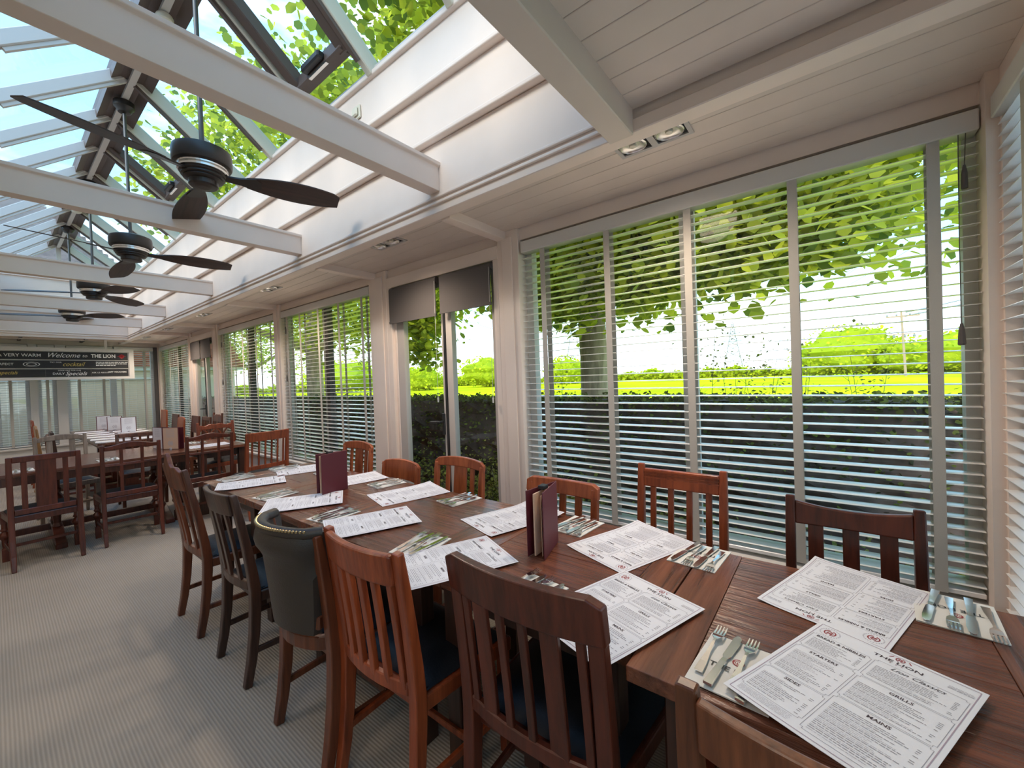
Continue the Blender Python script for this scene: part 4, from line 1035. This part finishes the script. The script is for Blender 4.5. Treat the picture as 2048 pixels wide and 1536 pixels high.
LEAF_T = leafmat('lime_leaf', (.14,.22,.05), (.88,.88,.08), .55)
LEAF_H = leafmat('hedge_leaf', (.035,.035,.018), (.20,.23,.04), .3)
LEAF_S = leafmat('shrub_leaf', (.12,.13,.04), (.42,.42,.12), .4)
LEAF_B = leafmat('bush_leaf', (.40,.47,.02), (.78,.80,.04), .4)
BARK = mat('bark', (.42,.34,.25), .9, noise=(18,.4,(1,1,.2)), bump=(30,.9,(1,1,.25)))
def leaves_mesh(name, pos, size, m, droop=.6):
    """pos Nx3 array; each leaf is a folded six-sided blade"""
    n = len(pos); base = np.array([[0,0,0],[.42,.30,.05],[.38,.72,.03],[0,1.0,-.05],[-.38,.72,.03],[-.42,.30,.05]])
    a = rng.uniform(0, 2*PI, n); tilt = rng.normal(-.5*droop, .55, n); rl = rng.normal(0, .5, n); s = size*rng.uniform(.7, 1.25, n)
    ca, sa, ct, st, cr_, sr = np.cos(a), np.sin(a), np.cos(tilt), np.sin(tilt), np.cos(rl), np.sin(rl)
    V = np.empty((n,6,3))
    for k_ in range(6):
        x, y, z = base[k_]; x1 = x*cr_+z*sr; z1 = -x*sr+z*cr_
        y2 = y*ct-z1*st; z2 = y*st+z1*ct
        V[:,k_,0] = pos[:,0]+s*(x1*ca-y2*sa); V[:,k_,1] = pos[:,1]+s*(x1*sa+y2*ca); V[:,k_,2] = pos[:,2]+s*z2
    me = bpy.data.meshes.new(name); me.vertices.add(6*n); me.vertices.foreach_set('co', V.reshape(-1))
    idx = (np.arange(n)[:,None,None]*6+np.array([[0,1,2,3],[0,3,4,5]])[None]).reshape(-1)
    me.loops.add(8*n); me.loops.foreach_set('vertex_index', idx); me.polygons.add(2*n)
    me.polygons.foreach_set('loop_start', np.arange(2*n)*4); me.polygons.foreach_set('loop_total', np.full(2*n, 4))
    me.update(calc_edges=True); me.materials.append(m); return me
def crown(c, rad, n, clump=260, cr=.45, cut=None):
    cc = rng.normal(size=(clump,3)); cc /= np.linalg.norm(cc,axis=1)[:,None]; cc *= rng.uniform(.45,1.0,clump)[:,None]**.6
    cc = cc*np.array(rad)+np.array(c)
    k_ = rng.integers(0, clump, n); p = cc[k_]+rng.normal(size=(n,3))*np.array([cr,cr,cr*.55])
    if cut is not None: p = p[cut(p)]
    return p
def tree(x, y, c, rad, n, label, trunk_r=.14, clump=260, seed=1, cut=None, fork=2.6, extra=None):
    r_ = empty('lime_tree', (x,y,-.3), 0, label, 'tree', 'trees beyond the hedge')
    m = MB().tube([(0,0,0),(.02,.02,1.0),(-.02,0,2.0),(0,.03,fork+.3),(.03,.0,4.2),(0,0,6)], [trunk_r*1.25,trunk_r,trunk_r*.95,trunk_r*1.0,trunk_r*.7,.05], 14)
    m.obj('trunk', BARK, r_, smooth=True)
    br = random.Random(seed)
    for k_ in range(9):
        a = br.uniform(0,2*PI) if k_ > 1 else (2.2,-.9)[k_]; L = br.uniform(1.6,3.0); z0 = fork+(k_*.35 if k_ > 1 else 0)
        pts = [(0,0,z0),(L*.4*math.cos(a),L*.4*math.sin(a),z0+.45),(L*math.cos(a),L*math.sin(a),z0+br.uniform(.5,1.4))]
        MB().tube(pts, [trunk_r*(.62 if k_ < 2 else .4),trunk_r*(.42 if k_ < 2 else .25),.02], 8).obj('branch', BARK, r_, smooth=True)
    p = crown((c[0]-x, c[1]-y, c[2]+.3), rad, n, clump, cut=(lambda q: cut(q+np.array([x,y,-.3]))) if cut else None)
    if extra:
        q = [p]
        for (ex, ey, ez, rx, ry, rz_, m_) in extra:
            e_ = crown((ex-x, ey-y, ez+.3), (rx,ry,rz_), m_, max(8, m_//60), .16)
            q.append(e_)
        p = np.concatenate(q)
    lo = bpy.data.objects.new('foliage', leaves_mesh('foliage', p, .112, LEAF_T)); COL.objects.link(lo); lo.parent = r_; lo['kind'] = 'stuff'
    return r_
keep_out = lambda p: ~((p[:,0] < 2.9) & (p[:,2] < 5.0)) & (p[:,2] > 1.9+.0*p[:,0]) & ~((p[:,0] < 1.4)) & ~((p[:,0] < 3.2) & (p[:,2] < 2.7))
tree(5.0, 2.50, (5.0,1.7,5.2), (3.2,3.9,2.9), 44000, 'large lime tree outside the nearest window, its trunk behind the first blind', .185, 300, 1, keep_out, 2.7,
     [(4.1,.05,2.95,.5,.5,.6,2300),(4.1,.72,2.80,.45,.45,.5,1900),(4.2,1.35,2.70,.5,.42,.45,1800),(4.3,2.05,2.75,.5,.5,.45,1700),(4.2,2.9,2.6,.5,.5,.45,1500),(4.1,-.5,3.5,.5,.45,.5,1300),(4.5,1.0,3.6,.8,1.6,.5,3500),(4.0,.55,2.38,.22,.20,.22,330),(4.0,.0,2.42,.22,.16,.25,300),(4.1,1.5,2.30,.2,.16,.22,200),(4.2,2.45,2.28,.2,.2,.22,230),(4.4,5.3,2.2,.3,.32,.42,800),(4.4,5.6,2.7,.5,.6,.4,900)])
tree(5.1, 10.3, (5.2,9.0,5.1), (3.3,4.2,2.8), 44000, 'second lime tree, its trunk behind the blind past the nearer doors', .19, 260, 2, keep_out, 2.6)
tree(7.6, 21.5, (7.6,21.0,5.0), (3.5,4.0,3.0), 12000, 'third lime tree beyond the far corner of the room', .15, 160, 3, keep_out, 2.6)
# clipped hedge
hg = empty('hedge', (0,0,-.2), 0, 'clipped dark hedge running along outside the windows, level with our eyes', 'hedge')
hm = MB(); nY = 90
def hf(side):
    def fn(u, v):
        y = -8+34*u; z = 1.38*v
        d = .05*math.sin(y*3.1+z*5)+.04*math.sin(y*7.7+1.3*z*9)
        return ((3.72 if side < 0 else 4.35)+side*d, y, z)
    return fn
hm.grid(hf(-1), nY, 8); hm.grid(lambda u, v: (3.72+.63*v, -8+34*u, 1.38+.025*math.sin(u*200)), nY, 4); hm.grid(hf(1), nY, 8)
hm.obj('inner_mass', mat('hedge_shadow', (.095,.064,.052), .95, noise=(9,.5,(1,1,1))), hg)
n = 42000; y = rng.uniform(-8, 24, n); y = np.where(rng.random(n) < .7, rng.uniform(-2.5, 9, n), y)
top = rng.random(n) < .35
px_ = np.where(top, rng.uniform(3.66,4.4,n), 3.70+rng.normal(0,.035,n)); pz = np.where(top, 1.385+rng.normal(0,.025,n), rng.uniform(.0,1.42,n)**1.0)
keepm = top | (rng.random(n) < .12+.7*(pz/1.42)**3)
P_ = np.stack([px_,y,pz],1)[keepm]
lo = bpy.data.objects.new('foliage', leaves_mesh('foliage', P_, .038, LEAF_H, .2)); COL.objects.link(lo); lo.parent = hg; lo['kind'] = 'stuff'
# bed shrubs
def shrub(x, y, r_, h, label, m=LEAF_S, n=1400):
    o = empty('shrub', (x,y,-.15), 0, label, 'shrub', 'low shrubs in the bed below the hedge')
    n = int(n*1.9); p = rng.normal(size=(n,3))*np.array([r_*.5,r_*.62,h*.34])+np.array([0,0,h*.45]); p[:,2] = np.abs(p[:,2]); p = p[p[:,0]+x < 3.75]; p = p[p[:,0]+x > 2.62]
    l = bpy.data.objects.new('foliage', leaves_mesh('foliage', p, .032, m)); COL.objects.link(l); l.parent = o; l['kind'] = 'stuff'
    s_ = MB()
    for k_ in range(7):
        a = k_*.9; s_.tube([(0,0,0),(r_*.3*math.cos(a),r_*.3*math.sin(a),h*.5),(r_*.5*math.cos(a),r_*.5*math.sin(a),h*.9)], [.006,.004,.002], 5)
    s_.obj('stems', BARK, o)
for x, y, r_, h, l in ((3.35,2.0,.34,.55,'leafy olive shrub in the bed, right pane of the nearer doors'), (3.3,2.65,.42,.75,'taller shrub in the bed behind the middle of the nearer doors'), (3.25,3.5,.36,.6,'shrub in the bed seen at the left pane of the nearer doors'),
                       (3.35,.9,.30,.40,'low shrub in the bed behind the big window blind, left part'), (3.3,-.05,.26,.35,'low shrub in the bed behind the big window blind, right part'), (3.3,4.5,.4,.6,'shrub in the bed behind the second blind'), (3.3,5.8,.4,.6,'shrub in the bed behind the third blind')):
    shrub(x, y, r_, h, l)
# tall weeds behind the hedge
for i, (y, h) in enumerate(((1.05,1.1),(.55,.75),(.25,.5),(-.25,.55),(2.9,.5),(.78,.6))):
    o = empty('weed', (4.75,y,-.3), 0, 'spindly weed rising over the hedge, %s' % (('tallest, seen left of the middle of the big window','second, beside the tallest','short one with bladed leaves','one right of the window middle','one seen through the nearer doors','one close to the tallest')[i]), 'weed', 'weeds rising over the hedge')
    s_ = MB(); rw = random.Random(i+3); top_ = 1.55+h*.72
    for k_ in range(3):
        a = rw.uniform(0,6.2); q = [(0,0,0),(.03*math.cos(a),.03*math.sin(a),top_*.5),(.12*math.cos(a),.16*math.sin(a),top_*rw.uniform(.8,1))]
        s_.tube(q, [.005,.004,.0015], 5)
        for j in range(6):
            t = .55+.07*j; b = Vector(q[1]).lerp(Vector(q[2]), min(1,(t-.5)*2)); an = rw.uniform(0,6.2); s_.tube([b, b+Vector((.05*math.cos(an),.08*math.sin(an),.07))], [.002,.001], 4)
    s_.obj('stems', LEAF_S, o)
    p = rng.normal(size=(90,3))*np.array([.06,.12,.2])+np.array([0,0,top_*.85])
    l = bpy.data.objects.new('foliage', leaves_mesh('foliage', p, .028, LEAF_S)); COL.objects.link(l); l.parent = o; l['kind'] = 'stuff'
# distant hedgerow and trees
def bush(x, y, r_, h, label, m=LEAF_B, n=900, ls=.5, grp='trees and bushes along the far side of the field'):
    o = empty('distant_tree', (x,y,-.4), 0, label, 'tree', grp)
    bm = bmesh.new(); bmesh.ops.create_icosphere(bm, subdivisions=3, radius=1)
    for v in bm.verts:
        d = .85+.15*math.sin(v.co.x*5+x)*math.cos(v.co.y*6+y)+.08*math.sin(v.co.z*9+x); v.co = Vector((v.co.x*r_*d*.9, v.co.y*r_*d*.9, (v.co.z*.5*d+.5)*h*.92))
    me = bpy.data.meshes.new('mass'); bm.to_mesh(me); bm.free(); me.materials.append(mat('bush_mass', (.36,.42,.02), .95, spec=0) if 'bush_mass' not in bpy.data.materials else bpy.data.materials['bush_mass'])
    inst('mass', me, o)
    q = rng.normal(size=(n,3)); q /= np.linalg.norm(q,axis=1)[:,None]; p = q*np.array([r_,r_,h*.5])*rng.uniform(.8,1.03,n)[:,None]+np.array([0,0,h*.5])
    l = bpy.data.objects.new('foliage', leaves_mesh('foliage', p, ls, m)); COL.objects.link(l); l.parent = o; l['kind'] = 'stuff'
def dirxy(px, d):
    q = fw+rt*((px-1024)/815.77)+dn*(0); az = math.atan2(q.x, q.y); return d*math.sin(az), d*math.cos(az)
for px, d, r_, h, l in ((1640,95,5,6.6,'rounded far tree, left of the pair seen through the right side of the big window'), (1700,95,8,9.6,'largest rounded far tree, seen through the right side of the big window'),
                        (1775,97,4,7.0,'small pointed far tree between the largest one and the pole'), (1830,95,9,5.8,'broad low bush under the wooden pole'), (1925,95,10,7.0,'far bush at the right end of the big window'),
                        (980,90,7,7.0,'rounded far tree seen through the right hand glazed door'), (845,80,4,5.0,'small far tree seen through the left hand glazed door'), (1135,90,5,6.5,'far bush at the left end of the big window'), (690,90,9,7,'far tree seen through the second window')):
    x, y = dirxy(px, d); bush(x, y, r_, h, l)
hr = empty('hedgerow', (0,0,0), 0, 'long low hedgerow along the far edge of the yellow field', 'hedge')
m = MB(); pts = []
for i in range(120):
    az = R(5+105*i/119); d = 118; h = 1.7+.5*math.sin(i*1.7)+.5*math.sin(i*.61)
    pts.append((d*math.sin(az), d*math.cos(az), h))
v = []; 
for x, y, h in pts: v += [(x,y,-.4),(x,y,h),(x*1.04,y*1.04,h*.9),(x*1.04,y*1.04,-.4)]
m.add(v, [(4*i+k_, 4*i+4+k_, 4*i+5+k_, 4*i+1+k_) for i in range(119) for k_ in range(3)])
m.obj('inner_mass', bpy.data.materials['bush_mass'], hr)
n = 9000; k_ = rng.integers(0,119,n); f_ = rng.random(n); A = np.array(pts); B = A[k_]*(1-f_)[:,None]+A[k_+1]*f_[:,None]
B[:,2] = B[:,2]*rng.uniform(.1,1.08,n); B[:,:2] *= rng.uniform(.985,1.0,n)[:,None]
l = bpy.data.objects.new('foliage', leaves_mesh('foliage', B, .8, LEAF_B)); COL.objects.link(l); l.parent = hr; l['kind'] = 'stuff'
# pylons, pole and wires
PYL = mat('galvanised_lattice', (.26,.27,.30), .6)
def pylon(px, d, h, label, w=.15):
    x, y = dirxy(px, d); o = empty('pylon', (x,y,-.4), math.atan2(y,x), label, 'pylon'); m = MB(); b = h*.17
    def hw_(z): return b*(1-z/h)**1.15+h*.012
    zs = [h*q for q in (0,.16,.30,.42,.53,.62,.70,.77,.84,.90,.96)]
    for sx in (-1,1):
        for sy in (-1,1): m.tube([(sx*hw_(z),sy*hw_(z),z) for z in zs]+[(0,0,h)], w, 4)
    for z0, z1 in zip(zs[:-1], zs[1:]):
        for s in (-1,1):
            m.tube([(s*hw_(z0),-hw_(z0),z0),(s*hw_(z1),hw_(z1),z1)], w*.6, 4); m.tube([(s*hw_(z0),hw_(z0),z0),(s*hw_(z1),-hw_(z1),z1)], w*.6, 4)
    for z in (h*.62, h*.77, h*.90):
        a = h*(.17 if z < h*.7 else .14)
        m.tube([(0,-a,z),(0,a,z)], w, 4); m.tube([(0,-a,z),(0,0,z+h*.045),(0,a,z)], w*.7, 4)
    m.obj('lattice', PYL, o)
pylon(1150, 250, 36, 'tall lattice pylon seen left of the lime tree trunk'); pylon(1468, 300, 33, 'smaller lattice pylon right of the lime tree trunk', .17)
x, y = dirxy(1812, 80); o = empty('power_pole', (x,y,-.4), R(4), 'leaning wooden power pole with crossarms above the far bushes', 'pole')
MB().tube([(0,0,0),(.2,.3,9.2)], [.16,.11], 8).obj('pole', mat('pole_timber', (.42,.28,.2), .8), o)
MB().box(.1, .3, -1.6, 1.9, 8.5, 8.68).box(.1, .3, -1.1, 1.2, 6.0, 6.12).obj('crossarm', bpy.data.materials['pole_timber'], o)
m = MB()
for yy in (-1.5,-.6,.8,1.8): m.lathe([(.08,8.68),(.12,8.8),(.06,8.95)], .2, yy, 8)
for yy in (-1.0,0,1.1): m.lathe([(.12,5.6),(.18,5.8),(.08,6.0)], .2, yy, 8)
m.obj('insulator', PYL, o)
wr_ = empty('power_lines', (0,0,0), 0, 'thin overhead cables sloping across the sky between pylons', 'cable')
xa, ya = dirxy(1150, 250); xb_, yb_ = dirxy(1468, 300); xc, yc = dirxy(1815, 80); xd, yd = dirxy(2150, 160); xe, ye = dirxy(700, 130)
for (p, q, sag) in [((xa,ya,z), (xb_,yb_,z-3), 4) for z in (22,27.5,32)]+[((xb_,yb_,z), (xd,yd,z+30), 4) for z in (19.5,25,29.5)]+[((xb_,yb_,z), (xd,yd,z+36), 4) for z in (20.5,26)]+[((xe,ye,z+12), (xa,ya,z), 5) for z in (22,27)]+[((xc,yc,8.2+d), (xd,yd,22+3*d), 1) for d in (0,.5)]:
    n = 14; pts = [tuple(Vector(p).lerp(Vector(q), t/n)-Vector((0,0,sag*4*(t/n)*(1-t/n)))) for t in range(n+1)]
    MB().tube(pts, .085, 4).obj('wire', PYL, wr_)

# ------------------------------------------------------------------ neighbouring buildings
BRICKW = mat('cream_render', (.76,.66,.54), .8); 
def tilemat(name, c): return mat(name, c, .8, noise=(6,.35,(1,1,1)))
TILEB = tilemat('brown_roof_tile', (.22,.15,.12)); TILER = tilemat('red_roof_tile', (.42,.14,.08))
pub = empty('building', (0,0,0), 0, 'unseen pale rendered building added off to the left to shape the sunlight', 'building')
MB().box(-14, -3.6, -9, 13.2, -.4, 2.9).obj('wall', BRICKW, pub)  # out-of-view mass added to control the sun, kept low so light clears it
MB().prism([(-14.3,2.9),(-3.4,2.9),(-3.6,3.05),(-8,3.9),(-11,3.9)], -9.3, 13.5, 'y').obj('roof', TILEB, pub)
hs = empty('building', (0,0,0), 0, 'weatherboarded house with brown tiled hipped roof beyond the far gable', 'building')
MB().box(-7, 2.0, 15.0, 22.0, -.4, 4.6).obj('wall', BRICKW, hs)
for k_ in range(22): MB().box(-7.02, 2.0, 14.975, 15.0, .0+k_*.2, .185+k_*.2).obj('weatherboard', BRICKW, hs)
# hip roof: rows of tiles facing us
RZ0, RZ1 = 4.5, 8.6
MB().add([(-7.4,14.6,RZ0),(2.4,14.6,RZ0),(2.4,22.4,RZ0),(-7.4,22.4,RZ0),(-4.5,18.5,RZ1),(-.6,18.5,RZ1)], [(0,1,5,4),(1,2,5),(2,3,4,5),(3,0,4),(3,2,1,0)]).obj('roof', TILEB, hs)
tr_ = MB()
for i in range(34):
    t0 = i/34; y0 = 14.6+3.9*t0; z0 = RZ0+(RZ1-RZ0)*t0; xL = -7.4+2.9*t0; xR_ = 2.4-3.0*t0
    tr_.add([(xL,y0-.03,z0+.005),(xR_,y0-.03,z0+.005),(xR_,y0+.09,z0+.16),(xL,y0+.09,z0+.16)], [(0,1,2,3)])
    tr_.add([(xL,y0-.03,z0+.005),(xR_,y0-.03,z0+.005),(xR_,y0-.03,z0-.03),(xL,y0-.03,z0-.03)], [(0,1,2,3)])
to_ = tr_.obj('tile_course', TILEB, hs); to_['kind'] = 'stuff'
sh = empty('outbuilding', (0,0,0), 0, 'small outbuilding with red tiled roof seen through the far corner window', 'building')
MB().box(1.6, 5.0, 15.6, 19.0, -.4, 2.15).obj('wall', BRICKW, sh)
MB().box(1.4, 5.2, 15.45, 15.55, 2.05, 2.2).obj('gutter', PAINTG, sh)
for i in range(9):
    t0 = i/9; MB().box(1.4, 5.2, 15.4+1.9*t0, 15.4+1.9*t0+.24, 2.15+1.4*t0, 2.22+1.4*t0+.06).obj('tile_course', TILER, sh)
MB().prism([(15.5,2.1),(19.1,2.1),(17.3,3.5)], 1.5, 5.1, 'x').obj('roof', TILER, sh)
fn_ = empty('fence', (0,0,0), 0, 'pale close-boarded fence outside the far wall windows', 'fence')
for k_ in range(46): MB().box(-4+k_*.145, -4+k_*.145+.135, 13.6, 13.62, -.2, 1.75).obj('board', mat('fence_board', (.66,.52,.38), .85) if 'fence_board' not in bpy.data.materials else bpy.data.materials['fence_board'], fn_)
MB().box(-4, 2.7, 13.57, 13.65, 1.75, 1.80).obj('capping', PAINTG, fn_)
